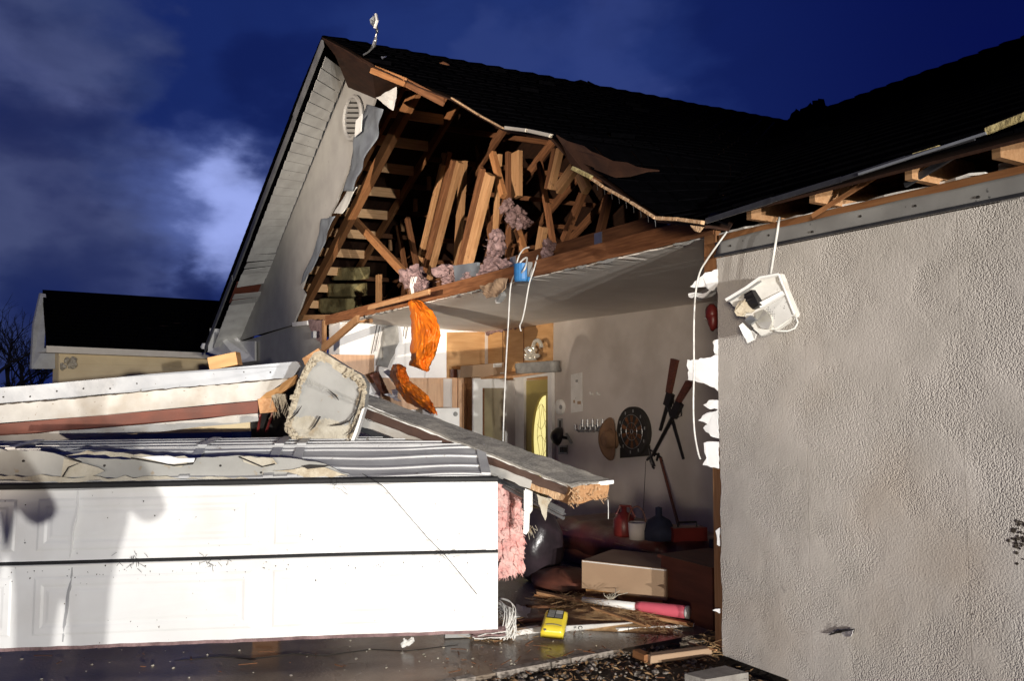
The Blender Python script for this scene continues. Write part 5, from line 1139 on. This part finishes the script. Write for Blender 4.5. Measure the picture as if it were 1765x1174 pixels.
# white clutter behind, over the folded door
cl = thing('white_bin', 'white open bin seen between the plaster panel and the right beam', 'bin', tuple(aF(640,770,7.4)))
bface(cl,'front_face','whitep',[(600,738),(652,752),(650,768),(600,768)], lambda x: 7.4, -dn*.3); bface(cl,'handle','dark',[(604,750),(608,750),(608,764),(604,764)], lambda x: 7.39, -dn*.006)

# ------------------------------------------------------------------ orange plastic, loose sticks, cables
def orange(lb, rows, Yf, seed):
    m = MB(); 
    def f(u, v):
        k = v*(len(rows)-1); i = min(int(k), len(rows)-2); t = k-i
        x0 = rows[i][0]*(1-t)+rows[i+1][0]*t; x1 = rows[i][1]*(1-t)+rows[i+1][1]*t; y = rows[i][2]*(1-t)+rows[i+1][2]*t; y2 = rows[i][3]*(1-t)+rows[i+1][3]*t
        ed_ = abs(2*u-1)**6; px, py = x0+(x1-x0)*u + ed_*(3.2*nz((0,v*9,u),1,seed)+1.6*nz((0,v*27,u),1,seed)), y+(y2-y)*u + (3*nz((u*7,0,v),1,seed) if v > .97 else 0)
        fold = .035*abs(nz((u*3.2,v*4.5,0),1,seed+7))+.03*abs(nz((u*7,v*9,0),1,seed+11))+.012*nz((u*16,v*22,0),1,seed)+.10*math.sin(u*math.pi)*(.5+.5*math.sin(v*3.1)) + .05*nz((u*1.6,v*2.2,0),1,seed) + .025*nz((u*4,v*3,0),1,seed+4)
        return aY(px, py, Yf - fold)
    m.thick(f, 60, 80, (0,.004,0)); o = m.build('orange_sheet', M['orange'], smooth=True); tag(o, lb, 'plastic sheet', 'orange plastic sheets'); return o
orange('crumpled orange plastic sheet hanging from the ceiling edge by white cords', [(704,710,514,514),(703,728,526,520),(708,744,548,536),(709,757,575,560),(708,759,600,578),(707,754,618,602),(706,744,630,622),(722,740,636,638),(733,736,640,641)], 4.05, 0)
orange('crumpled orange plastic sheet slumped behind the right fallen beam', [(678,690,628,627),(672,699,640,634),(673,702,652,645),(682,706,668,656),(690,722,682,668),(702,738,694,684),(722,748,704,700),(738,754,712,714)], 4.25, 2)
m = MB(); m.thick(crumple(CW(636,646,.5), CW(652,640,.5), CW(672,682,.5), CW(660,684,.5), .08, 6), 8, 14, (0,.01,0)); tag(m.build('brown_rag', M['mar2'], smooth=True), 'dark red brown rag left of the lower orange sheet', 'rag')
for a, b, mt in (((660,640),(676,658),'drywall'),((664,680),(688,692),'drywall'),((676,672),(680,690),'drywall')):
    m = MB(); p, q = aY(*a,4.4), aY(*b,4.4); m.thick(crumple(p, p+V((.2,0,.02)), q+V((.1,0,0)), q, .05, 7), 6, 6, (0,.008,0)); m.build('torn_drywall_flap', M[mt], H)
board_l = board('loose_stick', aY(635,531,3.95), aY(741,503,3.85), .035, .06, M['woodb'], ragged=.04); tag(board_l, 'thin pale stick lying across the torn ceiling edge', 'stick')
board_l = board('loose_board', aY(556,602,3.9), aY(618,549,3.95), .05, .11, M['woodb'], ragged=.03); tag(board_l, 'short pale board leaning from the plaster panel up to the header', 'board')
board_l = board('loose_board', aF(522,626,7.6), aF(556,604,7.6), .05, .07, M['woodb'], ragged=.03); tag(board_l, 'stub of pale board poking out left of the plaster panel top', 'board')
m = MB(); R = random.Random(2)
for k in range(4): 
    a = aY(708+R.uniform(-3,8), 495, 4.0); m.tube([a+V((0,0,.05)), a+V((R.uniform(-.06,.06),0,.12)), a+V((R.uniform(-.05,.05),-.03,.0)), a+V((R.uniform(-.02,.08),0,-.14))], .008, 5)
tag(m.build('knotted_rope', M['pvc']), 'knotted white cords holding the upper orange sheet', 'rope')
def cable(lb, pts, r, mt='pvc', nm='white_cable', sub=6):
    P = [V(p) for p in pts]; out_ = []
    for i in range(len(P)-1):
        p0, p1, p2, p3 = P[max(i-1,0)], P[i], P[i+1], P[min(i+2,len(P)-1)]
        for k in range(sub):
            t = k/sub; out_.append(.5*((2*p1)+(p2-p0)*t+(2*p0-5*p1+4*p2-p3)*t*t+(3*p1-p0-3*p2+p3)*t**3))
    out_.append(P[-1]); m = MB(); m.tube(out_, r, 7); o = m.build(nm, M[mt], smooth=True); tag(o, lb, 'cable', 'loose cables hanging from the torn ceiling'); return o
Yc = 4.02
cable('long white cable hanging straight from the blue box down in front of the doors', [aY(912,426,4.2), aY(902,430,4.1), aY(893,445,Yc), aY(888,470,Yc), aY(880,495,Yc), aY(876,560,Yc), aY(872,630,Yc), aY(869,700,Yc), aY(867,765,Yc)], .0075)
cable('white cable with hooked end hanging right of the blue box', [aY(927,440,4.15), aY(920,465,4.05), aY(912,490,Yc), aY(905,530,Yc), aY(900,552,Yc), aY(896,562,Yc), aY(898,571,Yc)], .007)
cable('short white cable looping over the blue box', [aY(893,464,4.0), aY(897,452,4.0), aY(908,444,4.1), aY(905,462,4.0), aY(899,470,4.0)], .009)
cable('white cable curving past the torn drywall flaps at the wall corner', [aY(1253,399,3.98), aY(1238,420,3.95), aY(1219,447,3.95), aY(1206,470,3.95), aY(1199,505,3.95), aY(1196,560,3.95), aY(1196,640,3.95), aY(1195,700,3.95), aY(1197,745,3.95), aY(1203,780,3.95), aY(1207,792,3.95)], .0065)
bx_ = thing('junction_box', 'blue plastic junction box at the torn ceiling edge', 'junction box', tuple(aY(901,470,4.05)))
c = aY(901,470,4.05); m = MB(); m.lathe(c+V((0,0,-.09)), (0,0,1), [(0,0),(.075,0),(.085,.02),(.085,.17),(.075,.175),(.07,.05),(0,.05)], 18); m.build('box_body', M['blue'], bx_, smooth=False)
m = MB(); m.bar(c+V((.09,.02,-.05)), c+V((.09,.02,.09)), .05, .03); m.build('side_bracket', M['greyp'], bx_)
wc = thing('wire_connector', 'small dark connector with a white end under the torn ceiling edge', 'connector', tuple(aY(863,512,4.0))); board('connector_body', aY(860,517,4.0), aY(867,506,4.0), .06, .06, M['greyp'], wc); board('white_end', aY(857,520,4.0), aY(860,516,4.0), .045, .045, M['whitep'], wc)

# ------------------------------------------------------------------ broken lamp housing hanging on the right wall
FX = thing('broken_light_fixture', 'battered white lamp housing hanging by a cord on the grey wall', 'light fixture', tuple(aY(1318,530,3.98)))
FY = lambda x, y: aY(x, y, 3.95 + .0017*(x-1318) + .022*nz((x*.045,y*.05,0),1,2) + .008*nz((x*.16,y*.16,0),1,5) )
fp = [(1255,516),(1290,495),(1313,477),(1346,472),(1351,484),(1356,500),(1373,541),(1371,546),(1338,569),(1312,579),(1306,573),(1290,560),(1284,545),(1275,533),(1264,528)]
def fplate(nm, pts, mt, dy, t=.012, par=None, seed=None):
    P = [FY(x,y)+V((0,-dy,0)) for x,y in pts]
    if seed: P = jag(P, .03, .004, seed)
    m = MB(); m.slab(P, (0,t,0)); return m.build(nm, M[mt], par or FX)
fplate('housing', fp, 'fixture', .0, .03)
m = MB(); m.tube([FY(x,y)+V((0,-.02,0)) for x,y in ((1255,517),(1290,496),(1313,479),(1346,473))], .011, 6); m.build('folded_rim', M['white'], FX)
m = MB(); m.tube([FY(x,y)+V((0,-.03,0)) for x,y in ((1262,520),(1292,502),(1318,485))], .006, 6); m.build('rim_groove', M['greyp'], FX)
m = MB(); m.tube([FY(x,y)+V((0,-.02,0)) for x,y in ((1346,473),(1352,490),(1358,504),(1373,542))], .008, 6); m.build('folded_rim', M['white'], FX)
fplate('centre_rib', [(1310,524),(1352,502),(1356,505),(1358,508),(1316,531)], 'white', .025, .02)
gl_ = fplate('perforated_plate', [(1318,532),(1357,510),(1372,542),(1338,566),(1326,548)], 'soffit', .012, .01)
m = MB()
for i in range(13):
    for j in range(9):
        x, y = 1324+i*3.4, 530-i*1.6+j*3.6+ (i % 2)*1.6
        if inside(x, y, [(1322,533),(1355,514),(1369,541),(1340,562),(1330,548)]): m.lathe(FY(x,y)+V((0,-.014,0)), (0,-1,0), [(0,.002),(.0035,.0015),(.0035,-.002)], 5)
m.build('perforations', M['greyp'], gl_)
fplate('ballast', [(1290,508),(1303,500),(1316,526),(1304,535),(1296,522)], 'gun', .04, .05)
for k in range(2): fplate('ballast_fin', [(1292+k*3,512+k*6),(1304+k*3,505+k*6),(1305+k*3,508+k*6),(1293+k*3,515+k*6)], 'gun', .05, .012)
fplate('cream_socket', [(1278,531),(1284,520),(1294,517),(1297,526),(1306,535),(1300,540),(1292,538),(1287,546),(1280,545),(1276,538)], 'foam', .05, .03, seed=4)
fplate('socket_slot', [(1284,526),(1288,523),(1286,530),(1283,532)], 'dark', .053, .004)
fplate('broken_diffuser', [(1308,540),(1322,534),(1334,545),(1337,562),(1330,568),(1318,566),(1309,556)], 'crystal', .03, .03, seed=5)
fplate('metal_clip', [(1292,552),(1302,544),(1312,552),(1300,562)], 'steel', .045, .02)
fplate('hanging_glass', [(1280,562),(1287,556),(1300,569),(1309,577),(1306,586),(1294,592)], 'whitep', .03, .008, seed=6)
fplate('black_gasket', [(1287,555),(1292,553),(1305,566),(1302,570)], 'gun', .04, .012)
m = MB(); m.tube([FY(x,y)+V((0,-.02,0)) for x,y in ((1375,545),(1379,556),(1374,566),(1362,571),(1345,571),(1337,570))], .006, 6); m.build('wire_bail', M['pvc'], FX, smooth=True)
m = MB(); m.tube([aY(1343,375,4.02), aY(1340,398,3.97), aY(1335,430,3.97), aY(1328,474,3.97)], .008, 7); m.build('cord', M['pvc'], FX, smooth=True)

# bent metal strip standing on the ridge
TWI = thing('twisted_metal_strip', 'bent shiny metal strip standing on the roof near the peak', 'metal strip', tuple(aY(645,60,3.62)))
def tw(y, x0, k): return aY(x0, y, 3.6)
pts = [(647,24),(643,33),(645,42),(650,52),(648,62),(647,70),(644,80),(637,88),(627,94)]
m = MB(); Pm = [aY(x,y,3.58) for x,y in pts]; vs = []
for i, p in enumerate(Pm):
    a = i*.8; w = (.045 if i < 5 else .022); d = V((math.cos(a)*.7, math.sin(a), 0))*w; vs += [p-d, p+d]
m.add(vs, [(2*i,2*i+1,2*i+3,2*i+2) for i in range(len(Pm)-1)]); m.add([v+V((.004,-.006,0)) for v in vs], [(2*i,2*i+2,2*i+3,2*i+1) for i in range(len(Pm)-1)]); m.build('strip', M['steel'], TWI, fix=False)
m = MB(); m.tube(Pm, .012, 6); m.build('wire_core', M['steel'], TWI)
m = MB(); m.tube([aY(648,24,3.58), aY(650,35,3.56), aY(646,48,3.55)], .018, 5); m.build('bent_tip', M['whitep'], TWI)
for (x, y, r, lb) in ((661,98,.03,'small pale scrap on the dark roof just right of the bent metal strip'),):
    m = MB(); m.thick(crumple(aY(x-4,y,3.6), aY(x+4,y-3,3.6), aY(x+3,y+2,3.55), aY(x-3,y+3,3.55), .02, 9), 3, 3, (0,.01,0)); tag(m.build('metal_scrap', M['steel']), lb, 'scrap')
bb_ = aX(765,118,RIDGE.x+1.0); m = MB(); m.ball(bb_, (.11,.11,.09), 12, 8, .08, 3); tag(m.build('roof_vent_cap', M['woodd'], smooth=True), 'small round dark reddish cap on the black roof right of the peak', 'vent cap')

# ------------------------------------------------------------------ litter on the slab
Y0 = thing('yellow_meter', 'yellow handheld meter with dark keypad lying on the wet slab', 'meter', (0,0,0))
def YM(px, py, D): return aF(px, py, D)
q00, q10, q11, q01 = YM(930,1091,6.06), YM(972,1095,6.04), YM(980,1056,6.25), YM(941,1052,6.27)
nrm = (q10-q00).cross(q01-q00).normalized(); nrm = nrm if nrm.dot(-HF) > 0 else -nrm
Y0.location = (q00+q10)/2
m = MB(); fb = bil(q00, q10, q11, q01)
def ym(u, v):
    e = min(1, min(u,1-u)*7)*min(1, min(v,1-v)*7); 
    uu = .5+(u-.5)*(1-.06*(1-min(1,min(v,1-v)*6))); vv = .5+(v-.5)*(1-.05*(1-min(1,min(u,1-u)*6)))
    return fb(uu, vv) + nrm*(.03*math.sqrt(max(0,e)))
m.thick(ym, 22, 22, -nrm*.045); m.build('case', M['yellow'], Y0, smooth=True)
def yq(u0,u1,v0,v1,h,mt,nm,t=.006):
    m = MB(); m.slab([fb(u0,v0)+nrm*h, fb(u1,v0)+nrm*h, fb(u1,v1)+nrm*h, fb(u0,v1)+nrm*h], -nrm*t); return m.build(nm, M[mt], Y0)
yq(.15,.84,.52,.93,.034,'gun','keypad')
for (u0,u1,v0,v1,mt) in ((.18,.46,.56,.70,'keys'),(.50,.80,.55,.69,'keys'),(.20,.47,.73,.84,'keys'),(.51,.80,.72,.84,'greyp'),(.22,.48,.865,.915,'gold'),(.52,.80,.86,.91,'gold')): yq(u0,u1,v0,v1,.039,mt,'key')
m = MB(); m.tube([fb(u,.22+.04*math.sin((u-.2)*5))+nrm*.032 for u in [.2+.06*k for k in range(12)]], .003, 5); m.build('groove', M['keys'], Y0)
m = MB(); m.lathe(fb(.2,.07)+nrm*.016, nrm, [(0,.008),(.011,.006),(.011,0)], 10); m.build('corner_screw', M['keys'], Y0)
# pole with pink sleeve, boards, white printed strip
PB = thing('pink_sleeved_pole', 'white pole with a pink sleeve lying on the straw and boards', 'pole', tuple(aZ(1095,1045,.1)))
a, b, c, d = aZ(1005,1034,.10), aZ(1094,1046,.115), aZ(1098,1045,.115), aZ(1183,1056,.125)
m = MB(); m.tube([a, b], [.022,.030], 14); m.build('white_pole', M['whitep'], PB, smooth=True)
m = MB(); m.tube([c, c.lerp(d,.1), c.lerp(d,.9), d], [.033,.040,.049,.046], 16); m.build('pink_sleeve', M['pinkp'], PB, smooth=True)
m = MB(); m.tube([d, d+(d-c).normalized()*.02], [.048,.047], 16); m.build('end_ring', M['whitep'], PB, smooth=True)
def litter_board(lb, p, q, w, h, mt, ragged=.03, nm='loose_board', roll=(0,0,1)):
    o = board(nm, p, q, w, h, M[mt], ragged=ragged, up=roll, seed=int(p[0]*100)); tag(o, lb, 'board', 'loose boards on the slab'); return o
litter_board('long brown splintered board under the straw pile', aZ(918,1020,.05), aZ(1196,1078,.05), .06, .025, 'woodb', .08)
litter_board('second thin brown board crossing under the straw pile', aZ(920,1026,.03), aZ(1080,1052,.03), .04, .02, 'wood', .06)
litter_board('orange brown board right of the pink sleeve, pointing at the wall corner', aZ(1080,1052,.06), aZ(1196,1079,.03), .03, .03, 'wood', .05)
litter_board('thin pale lath lying across the straw', aZ(1018,1047,.09), aZ(1120,1081,.05), .03, .015, 'woodb', .05)
WS = thing('white_printed_strip', 'white strip with faint black print lying right of the yellow meter', 'strip', tuple(aZ(1040,1084,.02)))
a, b, c, d = aZ(972,1090,.0), aZ(1100,1079,.0), aZ(1100,1073,.05), aZ(972,1080,.055); m = MB(); m.slab([a,b,c,d], HF*.02); m.build('strip', M['whitep'], WS)
fS = bil(a,b,c,d)
def glyph(u0, u1, v0, v1): m = MB(); m.slab([fS(u0,v0)-HF*.003, fS(u1,v0)-HF*.003, fS(u1,v1)-HF*.003, fS(u0,v1)-HF*.003], HF*.002); m.build('print_mark', M['ink'], WS)
for u in (.13,.15): glyph(u, u+.012, .25, .85)
m = MB(); m.tube([fS(.215+.025*math.cos(k*.524), .55+.3*math.sin(k*.524))-HF*.003 for k in range(13)], .004, 4); m.build('print_mark', M['ink'], WS)
for k in range(9): glyph(.33+k*.032, .33+k*.032+.02, .3+.1*(k%3), .62+.08*(k%2))
for k in range(16): glyph(.68+k*.019, .68+k*.019+.01, .5+.1*(k%2), .85)
ws2 = litter_board('narrow white strip trailing right of the printed strip', aZ(1060,1086,.015), aZ(1200,1078,.015), .03, .02, 'whitep', .03, 'white_strip')
# small wreckage scattered over slab and yard
R = random.Random(91); m = MB()
for k in range(100):
    if k % 8: p = aZ(R.uniform(760,1230), R.uniform(1092,1168), 0)
    else: p = aZ(R.uniform(20,860), R.uniform(1125,1172), 0)
    p.z = .004 if p.x < -4.74 else -.02; a = R.uniform(0,6.3); l = R.choice([R.uniform(.01,.04), R.uniform(.02,.12)]); d = V((math.cos(a), math.sin(a), R.uniform(-.02,.1)))*l
    m.bar(p+V((0,0,.004)), p+d+V((0,0,.006)), R.uniform(.002,.008), R.uniform(.002,.006))
stuff(m.build('wood_splinters', M['woodd']))
m = MB()
for k in range(110):
    p = aZ(R.uniform(600,1220), R.uniform(1085,1165), 0) if k % 5 else aZ(R.uniform(20,900), R.uniform(1120,1172), 0)
    p.z = .004 if p.x < -4.74 else -.015; r = R.uniform(.002,.008); m.ball(p, (r, r*R.uniform(.6,1.6), r*.6), 6, 4, .4, k)
stuff(m.build('plaster_crumbs', M['gypsum']))
m = MB(); pts = [aZ(x, y, .0015) for x, y in ((300,1140),(380,1133),(430,1137),(505,1128),(560,1131),(640,1120),(700,1123),(790,1112))]
m.tube(pts, [.001]+[.0035]*6+[.001], 4); structure(m.build('slab_crack', M['dark']))
# straw pile
sp = MB(); R = random.Random(44)
c0 = aZ(1030,1062,0)
def mound(u, v):
    p = aZ(945+215*u, 1040+44*v+12*u, 0); e = math.sin(math.pi*u)*math.sin(math.pi*v); p.z = .002 + .075*e + .03*e*nz(p, 9); return p
sp.grid(mound, 30, 14)
for k in range(2600):
    t = R.uniform(-1,1); p = aZ(1045+105*t+R.gauss(0,12), 1060+20*t+R.gauss(0,9), 0); p.z = R.uniform(.01, .03+.12*max(0,1-abs(t)**1.5)*R.random())
    a = R.uniform(0,6.3); l = R.uniform(.04,.13); d = V((math.cos(a), math.sin(a), R.uniform(-.25,.25)))*l; w = V((-math.sin(a), math.cos(a), .5))*R.uniform(.002,.005)
    sp.add([p, p+d, p+d+w, p+w], [(0,1,2,3)])
for k in range(300):
    p = aZ(R.gauss(862,22), R.gauss(1094,7), 0); p.z = R.uniform(.005,.05); a = R.uniform(0,6.3); d = V((math.cos(a), math.sin(a), R.uniform(-.3,.3)))*R.uniform(.03,.1); w = V((0,0,.0025))
    sp.add([p, p+d, p+d+w, p+w], [(0,1,2,3)])
for k in range(260):
    p = aZ(1238+R.gauss(0,14), 1120+R.gauss(0,8), -.02); p.z = R.uniform(-.03,.06); a = R.uniform(0,6.3); d = V((math.cos(a), math.sin(a), R.uniform(-.1,.5)))*R.uniform(.03,.1); w = V((0,0,.003))
    sp.add([p, p+d, p+d+w, p+w], [(0,1,2,3)])
stuff(sp.build('straw_pile', M['straw'], fix=False))
m = MB(); a = aZ(1052,1036,.12)
for k in range(6): m.tube([a, a+V((.01*k,.02*(k-3),.05)), a+V((R.uniform(-.05,.1), .05*(k-2.5), R.uniform(.03,.1)))], .003, 4)
tag(m.build('grass_sprig', M['gypsum']), 'small pale dry sprig standing up behind the white pole', 'sprig')
# bundle of white wires at the door's right foot
WB = thing('wire_bundle', 'tangled bundle of thin white wires at the right foot of the garage door', 'wires', tuple(aZ(868,1095,.02)))
R = random.Random(71)
for k in range(30):
    top = aF(856+R.uniform(0,10), 1026+R.uniform(0,45), 6.25); md = aF(884+R.uniform(-6,30), 1045+R.uniform(-15,35), 6.1); lo = aF(870+R.uniform(-10,20), 1095+R.uniform(-6,12), 6.05)
    lo.z = max(lo.z, .01); pts = []
    for j in range(13):
        t = j/12; pts.append(top*(1-t)**2 + md*2*t*(1-t)*1.0 + lo*t*t)
    m = MB(); m.tube(pts, .0036, 5); m.build('wire', M['pvc'], WB, smooth=True)
for k in range(5):
    a = aF(812+R.uniform(0,10), 1093+k*3, 6.05); b = aF(872, 1086+k*4, 6.02); a.z = max(a.z,.01+.008*k); b.z = max(b.z,.012+.01*k)
    m = MB(); m.thick(crumple(a, b, b+V((-.1,.05,.01)), a+V((-.1,.03,.01)), .02, 8, k), 8, 3, (0,0,-.006)); m.build('torn_paper', M['whitep'] if k % 2 else M['pinkdust'], WB)
# what props the door up: blocks pushed under it
for px, mt, lb in ((455,'wood','reddish wood block propping the garage door, left of the paper wad'),(790,'greyp','grey block propping the right part of the garage door')):
    q = aZ(px, 1106, 0) - dn*.12; o = board('prop_block', q+du*.09+V((0,0,.07)), q-du*.09+V((0,0,.07)), .12, .13, M[mt]); tag(o, lb, 'block')
q = BR + du*3.9 - dn*.2; o = board('prop_block', V((q.x,q.y,.07))+du*.1, V((q.x,q.y,.07))-du*.1, .12, .13, M['woodd']); tag(o, 'dark wood block propping the far left part of the garage door', 'block')
# other bits
m = MB(); m.thick(crumple(aZ(890,1042,.02), aZ(915,1048,.02), aZ(912,1066,.0), aZ(886,1062,.06), .02, 9), 6, 6, (0,0,-.008)); tag(m.build('white_card', M['whitep']), 'white bent card lying between the wire bundle and the yellow meter', 'card')
litter_board('dark red board lying behind the yellow meter', aZ(890,1072,.02), aZ(960,1066,.02), .05, .03, 'mar2')
litter_board('thin dark board at the inner edge of the wet floor', aZ(905,1046,.03), aZ(985,1046,.03), .04, .02, 'woodd')
litter_board('short white board under the wire bundle reaching to the meter', aZ(880,1092,.02), aZ(932,1084,.02), .06, .04, 'whitep')
litter_board('pale tan board lying at the foot of the wall corner', aZ(1116,1136,.02), aZ(1222,1122,.02), .07, .05, 'cardboard', .01)
litter_board('small brown board end beside the pale tan board', aZ(1096,1126,.02), aZ(1118,1136,.02), .06, .05, 'wood', .01)
CB = thing('paving_block', 'flat concrete block on the gravel below the wall corner', 'block', tuple(aZ(1235,1165,-.03)))
a, b, c, d = aZ(1180,1162,.035), aZ(1216,1172,.035), aZ(1290,1160,.035), aZ(1250,1148,.035)
m = MB(); m.slab([a,b,c,d], (0,0,-.075)); m.build('block_body', M['cinder'], CB)
m = MB(); c = aZ(1368,1166,.0); m.ball(c, (.06,.05,.04), 12, 8, .2, 6); tag(m.build('pale_stone', M['foam']), 'pale yellow stone at the bottom edge of the grey wall', 'stone')
m = MB(); R = random.Random(12)
for k in range(10): m.ball(aF(703+R.uniform(-8,8), 1108+R.uniform(-4,4), 5.86), R.uniform(.008,.02), 7, 5, .4, k)
tag(m.build('paper_wad', M['whitep']), 'small white paper wad in the shadow under the garage door', 'paper wad')
litter_board('thin stick crossing the straw at the wall corner', aZ(1182,1108,.02), aZ(1236,1122,.05), .012, .012, 'woodb')

# ------------------------------------------------------------------ the photographer, standing just behind the camera
PH = thing('person', 'person in a dark jacket and peaked cap holding a phone up with both hands', 'person', (.62,-.56,-.05))
def skin(nm, verts, edges, mt, par, root=0, sub=2):
    me = bpy.data.meshes.new(nm); me.from_pydata([v[:3] for v in verts], edges, []); o = bpy.data.objects.new(nm, me); COL.objects.link(o); me.materials.append(M[mt])
    mo = o.modifiers.new('skin', 'SKIN'); mo.use_smooth_shade = True
    for i, v in enumerate(verts):
        s = me.skin_vertices[0].data[i]; s.radius = (v[3], v[4] if len(v) > 4 else v[3]); s.use_root = (i == root)
    ss = o.modifiers.new('sub', 'SUBSURF'); ss.levels = sub; ss.render_levels = sub; attach(o, par); return o
px0, py0 = .62, -.56
bd = [(px0,py0,.92,.15,.19),(px0,py0,1.12,.15,.30),(px0,py0,1.34,.16,.28),(px0-.01,py0,1.45,.08,.10),(px0-.03,py0,1.52,.055),(px0-.04,py0,1.62,.10,.12),(px0-.04,py0,1.70,.09,.11),
      (px0,py0+.22,1.36,.08),(px0-.06,py0+.38,1.10,.07),(px0-.30,py0+.14,1.36,.04),(px0-.34,py0+.10,1.41,.034),
      (px0,py0-.22,1.36,.08),(px0-.06,py0-.38,1.10,.07),(px0-.30,py0-.12,1.36,.04),(px0-.34,py0-.08,1.41,.034),
      (px0,py0+.10,.84,.11),(px0-.02,py0+.11,.48,.075),(px0,py0+.12,.08,.05),(px0-.10,py0+.13,.0,.045),
      (px0,py0-.10,.84,.11),(px0-.02,py0-.11,.48,.075),(px0,py0-.12,.08,.05),(px0-.10,py0-.13,.0,.045)]
ed = [(0,1),(1,2),(2,3),(3,4),(4,5),(5,6),(2,7),(7,8),(8,9),(9,10),(2,11),(11,12),(12,13),(13,14),(0,15),(15,16),(16,17),(17,18),(0,19),(19,20),(20,21),(21,22)]
body = skin('body', bd, ed, 'jacket', PH)
m = MB(); m.lathe((px0-.04,py0,1.66), (0,0,1), [(.115,0),(.12,.04),(.10,.09),(.05,.12),(0,.125)], 20); m.slab([(px0-.13,py0-.08,1.665),(px0-.13,py0+.08,1.665),(px0-.22,py0+.07,1.65),(px0-.25,py0,1.645),(px0-.22,py0-.07,1.65)], (0,0,.01)); m.build('cap', M['navy'], PH)
for sg in (1, -1):
    for k in range(4):
        a = V((px0-.35, py0+sg*.09, 1.45-.02*k)); skin('finger', [(*a,.010),(*(a+V((-.04,-sg*.01,.01))),.009),(*(a+V((-.055,-sg*.045,.012))),.008)], [(0,1),(1,2)], 'skin', PH, sub=1)
    a = V((px0-.33, py0+sg*.085, 1.47)); skin('thumb', [(*a,.011),(*(a+V((-.01,-sg*.03,.02))),.009)], [(0,1)], 'skin', PH, sub=1)
ph = MB(); ph.box((px0-.405,py0-.08,1.39),(px0-.395,py0+.08,1.47)); tag(ph.build('phone', M['black']), 'black phone held up by the person in the dark jacket', 'phone')
